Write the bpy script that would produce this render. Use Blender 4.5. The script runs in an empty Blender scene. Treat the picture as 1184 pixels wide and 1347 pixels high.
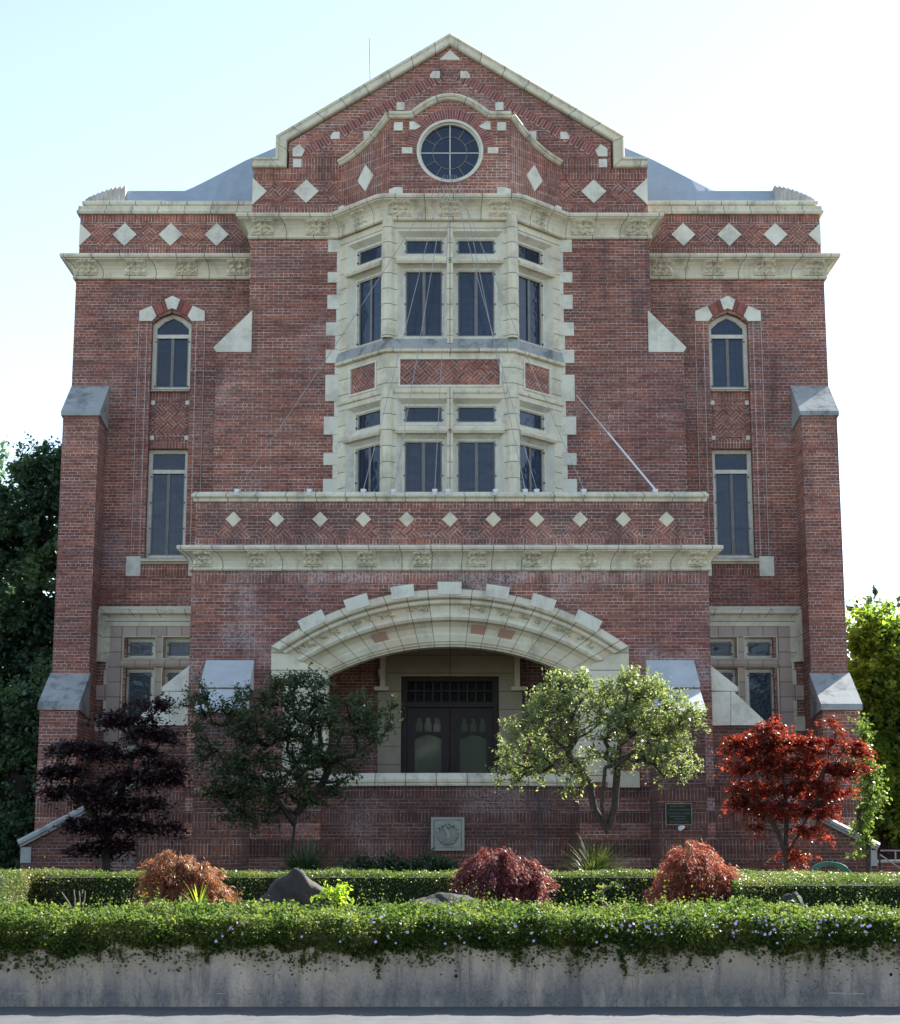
import bpy, math, random
import numpy as np
from mathutils import Vector, geometry
R = math.radians
random.seed(7); rng = np.random.default_rng(7)
C = bpy.context.scene
COL = C.collection

# ------------------------------------------------------------------ camera, sky, sun, exposure
FPX, PITCH, EYE = 2270.0, R(10.73), 1.6
cam_d = bpy.data.cameras.new('camera'); cam = bpy.data.objects.new('camera', cam_d); COL.objects.link(cam)
cam.location = (0, 0, EYE); cam.rotation_euler = (R(90) + PITCH, 0, 0)
cam_d.sensor_width = 36; cam_d.sensor_fit = 'HORIZONTAL'; cam_d.lens = 36 * FPX / 1184
cam_d.clip_end = 3000; cam_d.clip_start = 0.1
C.camera = cam
SUN_EL, SUN_AZ = R(35.5), R(48)          # azimuth measured from +Y (view direction) towards +X
w = bpy.data.worlds.new('World'); C.world = w; w.use_nodes = True
nt = w.node_tree; nt.nodes.clear()
sky = nt.nodes.new('ShaderNodeTexSky'); sky.sky_type = 'NISHITA'; sky.sun_disc = False
sky.sun_elevation = SUN_EL; sky.sun_rotation = SUN_AZ; sky.altitude = 50
sky.air_density = 1.0; sky.dust_density = 0.25; sky.ozone_density = 1.0
bg = nt.nodes.new('ShaderNodeBackground'); bg.inputs[1].default_value = 0.103
wo = nt.nodes.new('ShaderNodeOutputWorld')
hs = nt.nodes.new('ShaderNodeHueSaturation'); hs.inputs['Saturation'].default_value = .80; nt.links.new(sky.outputs[0], hs.inputs['Color']); nt.links.new(hs.outputs[0], bg.inputs[0]); nt.links.new(bg.outputs[0], wo.inputs[0])
sl = bpy.data.lights.new('sun', 'SUN'); sl.energy = 5.0; sl.angle = R(0.53); sl.color = (1, 0.95, 0.87)
so = bpy.data.objects.new('sun', sl); COL.objects.link(so)
sd = Vector((math.sin(SUN_AZ) * math.cos(SUN_EL), math.cos(SUN_AZ) * math.cos(SUN_EL), math.sin(SUN_EL)))
so.rotation_euler = sd.to_track_quat('Z', 'Y').to_euler()
C.view_settings.view_transform = 'Standard'; C.view_settings.look = 'None'
C.view_settings.gamma = 1.0; C.view_settings.exposure = 1.63

# ------------------------------------------------------------------ survey helpers (photo pixel -> metres in a vertical plane)
CT, ST = math.cos(PITCH), math.sin(PITCH)
def Z(v, Y): return EYE + Y * math.tan(PITCH + math.atan((673.5 - v) / FPX))
def X(u, v, Y):
    h = Z(v, Y) - EYE
    return (u - 592.0) * (Y * CT + h * ST) / FPX
def P(u, v, Y): return (X(u, v, Y), Z(v, Y))

# ------------------------------------------------------------------ materials
MATS = {}
def mat(name):
    m = bpy.data.materials.new(name); m.use_nodes = True
    n = m.node_tree.nodes; l = m.node_tree.links
    b = n['Principled BSDF']; b.inputs['Roughness'].default_value = 0.8
    MATS[name] = m
    return m, n, l, b
def node(n, t, **kw):
    o = n.new(t)
    for k, v in kw.items():
        if hasattr(o, k): setattr(o, k, v)
        else: o.inputs[k.replace('_', ' ')].default_value = v
    return o
def mth(n, l, op, a, b=None, c=None, clamp=False):
    o = n.new('ShaderNodeMath'); o.operation = op; o.use_clamp = clamp
    for i, x in enumerate((a, b, c)):
        if x is None: continue
        if isinstance(x, (int, float)): o.inputs[i].default_value = x
        else: l.new(x, o.inputs[i])
    return o.outputs[0]
def mix(n, l, fac, a, b, blend='MIX'):
    o = n.new('ShaderNodeMix'); o.data_type = 'RGBA'; o.blend_type = blend
    for i, x in ((0, fac), (6, a), (7, b)):
        if isinstance(x, (int, float)): o.inputs[i].default_value = x
        elif isinstance(x, tuple): o.inputs[i].default_value = (*x, 1)
        else: l.new(x, o.inputs[i])
    return o.outputs[2]
def noise(n, l, vec, scale, detail=4, rough=.55, stretch=None):
    o = n.new('ShaderNodeTexNoise'); o.inputs['Scale'].default_value = scale
    o.inputs['Detail'].default_value = detail; o.inputs['Roughness'].default_value = rough
    if stretch:
        m = n.new('ShaderNodeMapping'); m.inputs['Scale'].default_value = stretch
        l.new(vec, m.inputs[0]); vec = m.outputs[0]
    l.new(vec, o.inputs['Vector'])
    return o.outputs[0]
def ramp(n, l, fac, lo, hi):
    o = n.new('ShaderNodeMapRange'); o.inputs[1].default_value = lo; o.inputs[2].default_value = hi
    l.new(fac, o.inputs[0]); return o.outputs[0]
def bump(n, l, h, strength, dist, b):
    o = n.new('ShaderNodeBump'); o.inputs['Strength'].default_value = strength; o.inputs['Distance'].default_value = dist
    l.new(h, o.inputs['Height']); l.new(o.outputs[0], b.inputs['Normal']); return o

def brick_mat(name, mode='run', white=0.35, grime=0.5, tone=1.0, mt=1.0):
    m, n, l, b = mat(name)
    uv = n.new('ShaderNodeUVMap').outputs[0]
    geo = n.new('ShaderNodeNewGeometry').outputs['Position']
    sp = n.new('ShaderNodeSeparateXYZ'); l.new(uv, sp.inputs[0]); u, v = sp.outputs[0], sp.outputs[1]
    cb = n.new('ShaderNodeCombineXYZ')
    off, bw, rh = 0.5, 0.214, 0.0705
    if mode == 'run':
        l.new(u, cb.inputs[0]); l.new(v, cb.inputs[1])
    elif mode == 'soldier':
        off = 0.0; l.new(v, cb.inputs[0]); l.new(u, cb.inputs[1])
    elif mode == 'basket':
        off = 0.0; k = 0.7071
        a = mth(n, l, 'MULTIPLY', mth(n, l, 'ADD', u, v), k); c = mth(n, l, 'MULTIPLY', mth(n, l, 'SUBTRACT', v, u), k)
        fa = mth(n, l, 'FLOOR', mth(n, l, 'DIVIDE', a, bw)); fc = mth(n, l, 'FLOOR', mth(n, l, 'DIVIDE', c, bw))
        par = mth(n, l, 'ABSOLUTE', mth(n, l, 'MODULO', mth(n, l, 'ADD', fa, fc), 2.0))
        mv = n.new('ShaderNodeMix'); mv.data_type = 'VECTOR'
        c1 = n.new('ShaderNodeCombineXYZ'); c2 = n.new('ShaderNodeCombineXYZ')
        l.new(a, c1.inputs[0]); l.new(c, c1.inputs[1]); l.new(c, c2.inputs[0]); l.new(a, c2.inputs[1])
        l.new(par, mv.inputs[0]); l.new(c1.outputs[0], mv.inputs[4]); l.new(c2.outputs[0], mv.inputs[5])
        cb = None; vec = mv.outputs[1]; rh = bw / 3
    if cb is not None: vec = cb.outputs[0]
    # slightly wandering joints
    dn = n.new('ShaderNodeTexNoise'); dn.inputs['Scale'].default_value = 9; l.new(geo, dn.inputs['Vector'])
    ds = n.new('ShaderNodeVectorMath'); ds.operation = 'SCALE'; ds.inputs[3].default_value = 0.008
    l.new(dn.outputs['Color'], ds.inputs[0])
    da = n.new('ShaderNodeVectorMath'); l.new(vec, da.inputs[0]); l.new(ds.outputs[0], da.inputs[1])
    bt = n.new('ShaderNodeTexBrick'); bt.offset = off; bt.offset_frequency = 2
    if mode == 'run': bt.squash = 0.52; bt.squash_frequency = 4
    bt.inputs['Scale'].default_value = 1; bt.inputs['Brick Width'].default_value = bw; bt.inputs['Row Height'].default_value = rh
    bt.inputs['Mortar Size'].default_value = 0.0062; bt.inputs['Mortar Smooth'].default_value = 0.25; bt.inputs['Bias'].default_value = 0
    l.new(da.outputs[0], bt.inputs['Vector'])
    bt.inputs['Color1'].default_value = (0, 0, 0, 1); bt.inputs['Color2'].default_value = (1, 1, 1, 1); bt.inputs['Mortar'].default_value = (.5, .5, .5, 1)
    t = tone
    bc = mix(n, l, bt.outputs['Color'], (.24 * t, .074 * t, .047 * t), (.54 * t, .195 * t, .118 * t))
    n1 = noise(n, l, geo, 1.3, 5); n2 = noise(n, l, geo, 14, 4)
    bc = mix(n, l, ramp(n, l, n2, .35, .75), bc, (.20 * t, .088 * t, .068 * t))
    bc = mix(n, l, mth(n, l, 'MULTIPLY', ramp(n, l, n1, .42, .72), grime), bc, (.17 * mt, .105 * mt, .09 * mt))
    # mortar, whiter along some courses
    st = noise(n, l, geo, 1.0, 3, .7, (1.2, 1.2, 11)) if mode != 'soldier' else noise(n, l, geo, 5.0, 3, .7)
    mm = mix(n, l, ramp(n, l, st, .38, .62), (.25 * mt, .18 * mt, .17 * mt), (.74 * mt, .68 * mt, .64 * mt))
    col = mix(n, l, bt.outputs['Fac'], bc, mm)
    big_ = noise(n, l, geo, .38, 4, .6); col = mix(n, l, 1.0, col, mix(n, l, ramp(n, l, big_, .33, .67), (.72, .70, .74), (1.12, 1.08, 1.02)), 'MULTIPLY')
    sg = noise(n, l, geo, 1.0, 2, .5, (.35, .35, 5.5)); col = mix(n, l, .8, col, mix(n, l, ramp(n, l, sg, .35, .65), (.82, .82, .84), (1.13, 1.1, 1.06)), 'MULTIPLY')
    # efflorescence blooms with ragged edges
    e1 = noise(n, l, geo, .75, 3); e2 = noise(n, l, geo, 22, 5, .7)
    ef = mth(n, l, 'MULTIPLY', ramp(n, l, e1, .56 - (.14 if white > 1 else .06 if white > .7 else 0), .70), ramp(n, l, e2, .42, .62), None, True)
    col = mix(n, l, mth(n, l, 'MULTIPLY', ef, min(white, 1.0)), col, (.56, .53, .53))
    # dark soot runs
    s1 = noise(n, l, geo, 1.6, 4, .6, (1, 1, .25))
    col = mix(n, l, mth(n, l, 'MULTIPLY', ramp(n, l, s1, .54, .76), .7), col, (.035, .03, .035))
    l.new(col, b.inputs['Base Color']); b.inputs['Roughness'].default_value = .85
    hh = mth(n, l, 'SUBTRACT', mth(n, l, 'MULTIPLY', n2, .35), bt.outputs['Fac'])
    bump(n, l, hh, .55, .012, b)
    return m
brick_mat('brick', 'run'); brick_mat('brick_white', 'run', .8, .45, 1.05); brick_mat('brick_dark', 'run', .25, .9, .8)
brick_mat('brick_soldier', 'soldier', .3, .5, 1.05); brick_mat('brick_soldier_white', 'soldier', 1.3, .4, 1.05); brick_mat('brick_basket', 'basket', .2, .5, 1.15)
brick_mat('brick_shaded', 'run', .4, .75, .52, .5); brick_mat('brick_soldier_shaded', 'soldier', .4, .75, .52, .55)  # shade of the lower facade put into darker brick and mortar tones, plus grime

def stone_mat(name, base=(.80, .71, .53), joint=None, stain=.5, orange=.25, jw=.62, jh=.31, dark=.5):
    m, n, l, b = mat(name)
    geo = n.new('ShaderNodeNewGeometry').outputs['Position']
    uv = n.new('ShaderNodeUVMap').outputs[0]
    n1 = noise(n, l, geo, 1.8, 6, .6); n2 = noise(n, l, geo, 30, 4); n3 = noise(n, l, geo, 3.5, 5, .65, (1, 1, .3)); n4 = noise(n, l, geo, .9, 2)
    c = mix(n, l, ramp(n, l, n1, .3, .7), tuple(x * .86 for x in base), tuple(min(x * 1.08, .8) for x in base))
    c = mix(n, l, mth(n, l, 'MULTIPLY', ramp(n, l, n4, .56, .68), orange), c, (.50, .30, .17))
    c = mix(n, l, mth(n, l, 'MULTIPLY', ramp(n, l, n3, .52, .78), stain), c, (.26, .23, .19))
    c = mix(n, l, mth(n, l, 'MULTIPLY', ramp(n, l, n2, .62, .78), dark), c, (.17, .16, .14))
    if name in ('stone_cap', 'stone_clean', 'stone', 'stone_block', 'stone_cornice'):
        bl = noise(n, l, geo, 1.6, 7, .75); c = mix(n, l, mth(n, l, 'MULTIPLY', ramp(n, l, bl, .5, .62), .75 if name == 'stone_cap' else .28), c, (.10, .105, .10))
    h = n2
    if joint:
        bt = n.new('ShaderNodeTexBrick'); bt.inputs['Scale'].default_value = 1
        bt.offset = 0.5 if joint == 'block' else 0
        bt.inputs['Brick Width'].default_value = jw; bt.inputs['Row Height'].default_value = jh if joint in ('block', 'stack') else 500
        bt.inputs['Mortar Size'].default_value = .009; bt.inputs['Mortar Smooth'].default_value = .1
        bt.inputs['Color1'].default_value = (.8, .8, .8, 1); bt.inputs['Color2'].default_value = (1.05, 1.05, 1.05, 1); bt.inputs['Mortar'].default_value = (1, 1, 1, 1)
        if joint == 'run':      # v offset so the single giant row has no joint in view
            mp = n.new('ShaderNodeMapping'); mp.inputs['Location'].default_value = (0, 200, 0); l.new(uv, mp.inputs[0]); l.new(mp.outputs[0], bt.inputs[0])
        else: l.new(uv, bt.inputs[0])
        c = mix(n, l, .55, c, bt.outputs['Color'], 'MULTIPLY')
        if name == 'stone_arch':
            rr = n.new('ShaderNodeSeparateColor'); l.new(bt.outputs['Color'], rr.inputs[0])
            c = mix(n, l, mth(n, l, 'MULTIPLY', ramp(n, l, rr.outputs[0], .93, 1.04), .35), c, (.52, .33, .2))
        c = mix(n, l, mth(n, l, 'MULTIPLY', bt.outputs['Fac'], .85), c, (.09, .08, .07))
        h = mth(n, l, 'SUBTRACT', mth(n, l, 'MULTIPLY', n2, .4), bt.outputs['Fac'])
    l.new(c, b.inputs['Base Color']); b.inputs['Roughness'].default_value = .7
    bump(n, l, h, .35, .01, b)
    return m
stone_mat('stone'); stone_mat('stone_cornice', joint='run', jw=.62, stain=.85, orange=.25, dark=.85)
stone_mat('stone_block', joint='stack', jw=5, jh=.36, stain=.25, orange=.12, dark=.2)
stone_mat('stone_clean', base=(.80, .745, .62), stain=.35, orange=.06, dark=.3)
stone_mat('stone_cap', base=(.36, .38, .37), stain=.6, orange=.0, dark=.8)
stone_mat('stone_cap_pale', base=(.50, .53, .53), stain=.25, orange=0, dark=.3)
stone_mat('stone_dingy', base=(.42, .35, .25), joint='stack', jw=5, jh=.4, stain=.5, orange=.3, dark=.3)
stone_mat('stone_arch', joint='run', jw=.47, stain=.7, orange=.5, dark=.35)
stone_mat('stone_stained', base=(.55, .44, .36), joint='stack', jw=.34, jh=.34, stain=.4, orange=.5)
stone_mat('stone_relief', base=(.36, .37, .32), stain=.4, orange=.0, dark=.3)
stone_mat('terracotta_orange', base=(.46, .27, .19), stain=.3, orange=.3)

def simple(name, col, rough=.6, var=.25, scale=6, metal=0, bumpd=0):
    m, n, l, b = mat(name)
    geo = n.new('ShaderNodeNewGeometry').outputs['Position']
    nn = noise(n, l, geo, scale, 5)
    c = mix(n, l, ramp(n, l, nn, .3, .7), tuple(x * (1 - var) for x in col), tuple(x * (1 + var) for x in col))
    l.new(c, b.inputs['Base Color']); b.inputs['Roughness'].default_value = rough; b.inputs['Metallic'].default_value = metal
    if bumpd: bump(n, l, nn, .6, bumpd, b)
    return m
simple('window_paint', (.66, .63, .53), .5, .12, 9)
simple('screen_frame', (.17, .17, .16), .5, .2, 9)
simple('dark_wood', (.018, .008, .005), .6, .35, 12)
simple('dark_metal', (.02, .02, .02), .5, .2)
simple('cable_steel', (.30, .30, .31), .5, .2, 6, .3)
simple('white_paint', (.75, .75, .74), .4, .05)
simple('interior', (.012, .012, .014), .9, .2)
simple('bark', (.06, .045, .035), .9, .4, 14, 0, .01)
simple('bark_dark', (.025, .02, .018), .9, .4, 14, 0, .01)
simple('bark_pale', (.16, .13, .11), .9, .35, 14, 0, .01)
simple('soil', (.045, .032, .022), .95, .4, 5, 0, .03)
simple('bronze', (.012, .022, .02), .45, .4, 12, .3)
simple('bronze_text', (.10, .11, .085), .5, .2, 12, .2)
simple('bronze_edge', (.22, .20, .15), .5, .2, 12, .2)
simple('hose_green', (.02, .13, .08), .4, .1)
simple('flower_purple', (.50, .42, .68), .6, .3, 60)
simple('hedge_core', (.012, .02, .006), .95, .3, 20)
simple('asphalt', (.055, .055, .058), .9, .25, 30, 0, .004)
simple('gutter_concrete', (.09, .092, .095), .85, .2, 4, 0, .003)
simple('grass_far', (.05, .08, .025), .95, .4, .3)
def piece_mat():
    m, n, l, b = mat('brick_pieces'); geo = n.new('ShaderNodeNewGeometry')
    c = mix(n, l, geo.outputs['Random Per Island'], (.16, .045, .04), (.40, .12, .085)); nn = noise(n, l, geo.outputs['Position'], 20, 4)
    c = mix(n, l, ramp(n, l, nn, .4, .8), c, (.16, .07, .07)); l.new(c, b.inputs['Base Color'])
piece_mat()
simple('mortar', (.55, .50, .47), .9, .25, 8)
def glass_mat():
    m, n, l, b = mat('glass')
    uv = n.new('ShaderNodeUVMap').outputs[0]; geo = n.new('ShaderNodeNewGeometry').outputs['Position']
    bt = n.new('ShaderNodeTexBrick'); bt.offset = 0; bt.inputs['Scale'].default_value = 1
    bt.inputs['Brick Width'].default_value = .13; bt.inputs['Row Height'].default_value = .17; bt.inputs['Mortar Size'].default_value = .006
    l.new(uv, bt.inputs[0])
    nn = mth(n, l, 'ADD', mth(n, l, 'MULTIPLY', noise(n, l, geo, .9, 4), .6), mth(n, l, 'MULTIPLY', n.new('ShaderNodeObjectInfo').outputs['Random'], .5))
    c = mix(n, l, nn, (.003, .008, .020), (.026, .050, .10))
    c = mix(n, l, mth(n, l, 'MULTIPLY', bt.outputs['Fac'], .5), c, (.006, .006, .007))
    l.new(c, b.inputs['Base Color']); b.inputs['Roughness'].default_value = .09
    b.inputs['IOR'].default_value = 1.45
    l.new(mth(n, l, 'ADD', mth(n, l, 'MULTIPLY', bt.outputs['Fac'], .12), .06), b.inputs['Roughness'])
    bump(n, l, noise(n, l, geo, 2.5, 3), .35, .03, b)
glass_mat()
def door_glass():
    m, n, l, b = mat('door_glass'); b.inputs['Base Color'].default_value = (.085, .095, .07, 1)
    b.inputs['Roughness'].default_value = .05; b.inputs['IOR'].default_value = 1.4
door_glass()
def roof_mat():
    m, n, l, b = mat('roof_metal')
    geo = n.new('ShaderNodeNewGeometry').outputs['Position']
    n1 = noise(n, l, geo, .7, 5); n2 = noise(n, l, geo, 5, 4, .6, (1, 1, 6))
    c = mix(n, l, ramp(n, l, n1, .3, .7), (.26, .31, .36), (.36, .42, .48)); c = mix(n, l, mth(n, l, 'MULTIPLY', ramp(n, l, n2, .5, .7), .35), c, (.2, .24, .3))
    l.new(c, b.inputs['Base Color']); b.inputs['Roughness'].default_value = .65
    bump(n, l, n2, .2, .02, b)
roof_mat()
simple('roof_tile', (.42, .40, .37), .7, .25, 4, 0, .01)
def concrete_wall():
    m, n, l, b = mat('concrete_wall')
    geo = n.new('ShaderNodeNewGeometry').outputs['Position']
    sp = n.new('ShaderNodeSeparateXYZ'); l.new(geo, sp.inputs[0])
    n1 = noise(n, l, geo, 2.2, 7, .65, (1, 1, .35)); n2 = noise(n, l, geo, 45, 6, .7); n3 = noise(n, l, geo, .6, 3); n5 = noise(n, l, geo, 7, 6, .75, (1, 1, .12))
    c = mix(n, l, ramp(n, l, n3, .3, .7), (.58, .47, .37), (.74, .62, .51))
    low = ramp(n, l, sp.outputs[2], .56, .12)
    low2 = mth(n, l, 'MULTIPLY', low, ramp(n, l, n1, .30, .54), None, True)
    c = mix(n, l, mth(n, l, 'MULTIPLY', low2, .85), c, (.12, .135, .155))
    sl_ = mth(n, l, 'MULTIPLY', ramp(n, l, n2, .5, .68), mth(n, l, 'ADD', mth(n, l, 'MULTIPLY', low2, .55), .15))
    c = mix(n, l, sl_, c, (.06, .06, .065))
    c = mix(n, l, mth(n, l, 'MULTIPLY', ramp(n, l, n5, .56, .74), .45), c, (.42, .42, .42))
    c = mix(n, l, mth(n, l, 'MULTIPLY', ramp(n, l, n5, .48, .32), .75), c, (.13, .12, .12))
    # pale lime tide line near the foot
    band = mth(n, l, 'LESS_THAN', mth(n, l, 'ABSOLUTE', mth(n, l, 'SUBTRACT', mth(n, l, 'ADD', sp.outputs[2], mth(n, l, 'MULTIPLY', n3, .05)), .155)), .0045)
    bn = noise(n, l, geo, 2.3, 2, .5, (1, 1, 0))
    c = mix(n, l, mth(n, l, 'MULTIPLY', mth(n, l, 'MULTIPLY', band, ramp(n, l, bn, .58, .66)), .6), c, (.6, .6, .58))
    # hairline cracks
    vo = n.new('ShaderNodeTexVoronoi'); vo.feature = 'DISTANCE_TO_EDGE'; vo.inputs['Scale'].default_value = .45
    dm = n.new('ShaderNodeVectorMath'); nz = n.new('ShaderNodeTexNoise'); nz.inputs['Scale'].default_value = 2.5; nz.inputs['Detail'].default_value = 6; l.new(geo, nz.inputs['Vector'])
    l.new(geo, dm.inputs[0]); l.new(nz.outputs['Color'], dm.inputs[1]); l.new(dm.outputs[0], vo.inputs['Vector'])
    cr = mth(n, l, 'LESS_THAN', vo.outputs['Distance'], .0011)
    c = mix(n, l, mth(n, l, 'MULTIPLY', cr, .75), c, (.04, .04, .04))
    l.new(c, b.inputs['Base Color']); b.inputs['Roughness'].default_value = .9
    bump(n, l, n2, .5, .006, b)
concrete_wall()
def rock_mat():
    m, n, l, b = mat('rock')
    geo = n.new('ShaderNodeNewGeometry').outputs['Position']
    n1 = noise(n, l, geo, 4, 8, .7); n2 = noise(n, l, geo, 25, 6, .7)
    c = mix(n, l, ramp(n, l, n1, .35, .65), (.02, .018, .018), (.062, .05, .045)); c = mix(n, l, ramp(n, l, n2, .5, .7), c, (.05, .045, .04))
    l.new(c, b.inputs['Base Color']); bump(n, l, mth(n, l, 'ADD', n1, mth(n, l, 'MULTIPLY', n2, .4)), .9, .05, b)
rock_mat()
def leaf_mat(name, c1, c2, c3=None, trans=.35, rough=.45, clump=1.2):
    m, n, l, b = mat(name)
    geo = n.new('ShaderNodeNewGeometry')
    r = geo.outputs['Random Per Island']
    c = mix(n, l, r, c1, c2)
    if c3:
        c = mix(n, l, ramp(n, l, noise(n, l, geo.outputs['Position'], clump, 3), .48, .68), c, c3)
    l.new(c, b.inputs['Base Color']); b.inputs['Roughness'].default_value = rough
    b.inputs['Specular IOR Level'].default_value = .4
    tr = n.new('ShaderNodeBsdfTranslucent')
    ct = mix(n, l, 1.0, c, (2.0, 2.0, 1.1), 'MULTIPLY'); l.new(ct, tr.inputs[0])
    ms = n.new('ShaderNodeMixShader'); ms.inputs[0].default_value = trans
    l.new(b.outputs[0], ms.inputs[1]); l.new(tr.outputs[0], ms.inputs[2]); l.new(ms.outputs[0], n['Material Output'].inputs[0])
leaf_mat('leaf_hedge', (.05, .09, .02), (.13, .18, .045), (.18, .19, .07), .3)
leaf_mat('leaf_cover', (.028, .065, .014), (.10, .15, .035), (.15, .18, .055), .5, .5, 2.2)
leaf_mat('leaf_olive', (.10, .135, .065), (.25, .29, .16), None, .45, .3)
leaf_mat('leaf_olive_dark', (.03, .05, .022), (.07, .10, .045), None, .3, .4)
leaf_mat('leaf_dark', (.02, .045, .02), (.05, .085, .035), None, .2, .4)
leaf_mat('leaf_cedar', (.04, .09, .06), (.09, .16, .10), (.14, .22, .11), .4, .5, .4)
leaf_mat('leaf_laurel', (.10, .18, .035), (.27, .36, .07), (.07, .13, .03), .55, .35, .6)
leaf_mat('leaf_redmaple', (.10, .016, .014), (.33, .042, .032), (.13, .05, .022), .45, .4, 3)
leaf_mat('leaf_purple', (.018, .008, .012), (.035, .014, .018), None, .2, .45)
leaf_mat('leaf_lace_a', (.20, .05, .04), (.22, .15, .07), (.30, .11, .08), .35, .45, 5)
leaf_mat('leaf_lace_b', (.13, .035, .045), (.24, .08, .09), (.12, .035, .045), .3, .45, 2.5)
leaf_mat('leaf_lace_c', (.24, .05, .05), (.36, .13, .11), (.16, .08, .04), .35, .45, 5)
leaf_mat('leaf_flax', (.04, .06, .02), (.10, .13, .04), None, .3, .35)
leaf_mat('leaf_sapling', (.08, .14, .03), (.20, .27, .07), None, .4, .4)
leaf_mat('leaf_bright', (.20, .32, .03), (.32, .42, .05), None, .45, .4)

# ------------------------------------------------------------------ mesh builder
class MB:
    def __init__(s): s.v = []; s.f = []; s.u = []; s.mi = []; s.k = 0
    def face(s, pts, uv=None):
        i = len(s.v); s.v.extend([tuple(p) for p in pts]); s.f.append(tuple(range(i, i + len(pts)))); s.u.append(uv); s.mi.append(s.k)
    def box(s, x0, x1, y0, y1, z0, z1):
        a = [(x0, y0, z0), (x1, y0, z0), (x1, y1, z0), (x0, y1, z0), (x0, y0, z1), (x1, y0, z1), (x1, y1, z1), (x0, y1, z1)]
        for q in ((0, 1, 5, 4), (1, 2, 6, 5), (2, 3, 7, 6), (3, 0, 4, 7), (4, 5, 6, 7), (3, 2, 1, 0)): s.face([a[i] for i in q])
    def build(s, name, mats, parent=None, smooth=False, bevel=0):
        me = bpy.data.meshes.new(name); me.from_pydata(s.v, [], s.f); me.validate(clean_customdata=False)
        if isinstance(mats, str): mats = [mats]
        for m in mats: me.materials.append(MATS[m])
        if len(mats) > 1: me.polygons.foreach_set('material_index', s.mi)
        ul = me.uv_layers.new(name='UVMap').data
        for p, uv in zip(me.polygons, s.u):
            if uv is None:
                nx, ny, nz = p.normal
                if abs(nz) > .85: fn = lambda c: (c[0], c[1])
                else:
                    L = math.hypot(nx, ny) or 1; tx, ty = -ny / L, nx / L
                    if tx < -1e-3 or (abs(tx) <= 1e-3 and ty < 0): tx, ty = -tx, -ty
                    fn = lambda c: (c[0] * tx + c[1] * ty, c[2])
                for li in p.loop_indices: ul[li].uv = fn(me.vertices[me.loops[li].vertex_index].co)
            else:
                for li, q in zip(p.loop_indices, uv): ul[li].uv = q
        if smooth: me.polygons.foreach_set('use_smooth', [True] * len(me.polygons))
        o = bpy.data.objects.new(name, me); COL.objects.link(o)
        if parent:
            o.parent = parent
            pm = parent.location.copy(); q = parent.parent
            while q: pm += q.location; q = q.parent
            o.location = -pm                                     # meshes are authored in world metres
        if bevel:
            bv = o.modifiers.new('bevel', 'BEVEL'); bv.width = bevel; bv.segments = 1; bv.limit_method = 'ANGLE'
        return o
class Fr:                                                          # a vertical plane: (s, z, n) -> world
    def __init__(s, x, y, rx=1.0, ry=0.0): s.x, s.y, s.rx, s.ry = x, y, rx, ry
    def __call__(s, a, z, n=0): return (s.x + a * s.rx + n * s.ry, s.y + a * s.ry - n * s.rx, z)
def FY(y): return Fr(0, y)
def area(p): return sum(p[i][0] * p[(i + 1) % len(p)][1] - p[(i + 1) % len(p)][0] * p[i][1] for i in range(len(p))) / 2
def slab(mb, F, outer, n0, n1, holes=(), back=True, sides=True):   # n1 = outward face, n0 = hidden face
    loops = [outer if area(outer) > 0 else outer[::-1]] + [h if area(h) < 0 else h[::-1] for h in holes]
    flat = [p for lp in loops for p in lp]
    if len(loops) == 1 and len(outer) == 4: tris = [(0, 1, 2, 3)]
    else: tris = geometry.tessellate_polygon([[Vector((p[0], p[1], 0)) for p in lp] for lp in loops])
    for t in tris:
        t = list(t)
        if area([flat[i] for i in t]) < 0: t = t[::-1]
        mb.face([F(*flat[i], n1) for i in t])
        if back: mb.face([F(*flat[i], n0) for i in t[::-1]])
    if sides:
        for lp in loops:
            for i in range(len(lp)):
                a, b = lp[i], lp[(i + 1) % len(lp)]
                mb.face([F(*a, n0), F(*b, n0), F(*b, n1), F(*a, n1)])
def rect(a0, a1, z0, z1): return [(a0, z0), (a1, z0), (a1, z1), (a0, z1)]
def mir(poly, s): return [(s * x, z) for x, z in poly]
def sweep(mb, path, prof, fn, closed=False, sgn=1, caps=True, uscale=1.0):
    # path: 2d points; prof: (o, h); fn(a, b, h) -> world; o grows along sgn * left normal
    n = len(path); pts = []; cum = [0]
    for i in range(n):
        p = path[i]
        d = []
        for q, r in ((i - 1, i), (i, i + 1)):
            if closed or (0 <= q and r < n):
                a, b = path[q % n], path[r % n]; L = math.hypot(b[0] - a[0], b[1] - a[1]); d.append(((b[0] - a[0]) / L, (b[1] - a[1]) / L))
        if len(d) == 1: nx, ny = -d[0][1], d[0][0]
        else:
            n1 = (-d[0][1], d[0][0]); n2 = (-d[1][1], d[1][0]); mx, my = n1[0] + n2[0], n1[1] + n2[1]
            L = math.hypot(mx, my); mx, my = mx / L, my / L; k = max(mx * n1[0] + my * n1[1], .35); nx, ny = mx / k, my / k
        pts.append([fn(p[0] + sgn * nx * o, p[1] + sgn * ny * o, h) for o, h in prof])
        if i: cum.append(cum[-1] + math.dist(path[i - 1], path[i]))
    if closed: cum.append(cum[-1] + math.dist(path[-1], path[0]))
    pc = [0]
    for j in range(1, len(prof)): pc.append(pc[-1] + math.dist(prof[j - 1], prof[j]))
    for i in range(n if closed else n - 1):
        A, B = pts[i], pts[(i + 1) % n]; u0, u1 = cum[i] * uscale, cum[i + 1] * uscale
        for j in range(len(prof) - 1):
            mb.face([A[j], B[j], B[j + 1], A[j + 1]], [(u0, pc[j]), (u1, pc[j]), (u1, pc[j + 1]), (u0, pc[j + 1])])
    if caps and not closed:
        mb.face(pts[0][::-1]); mb.face(pts[-1])
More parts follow.
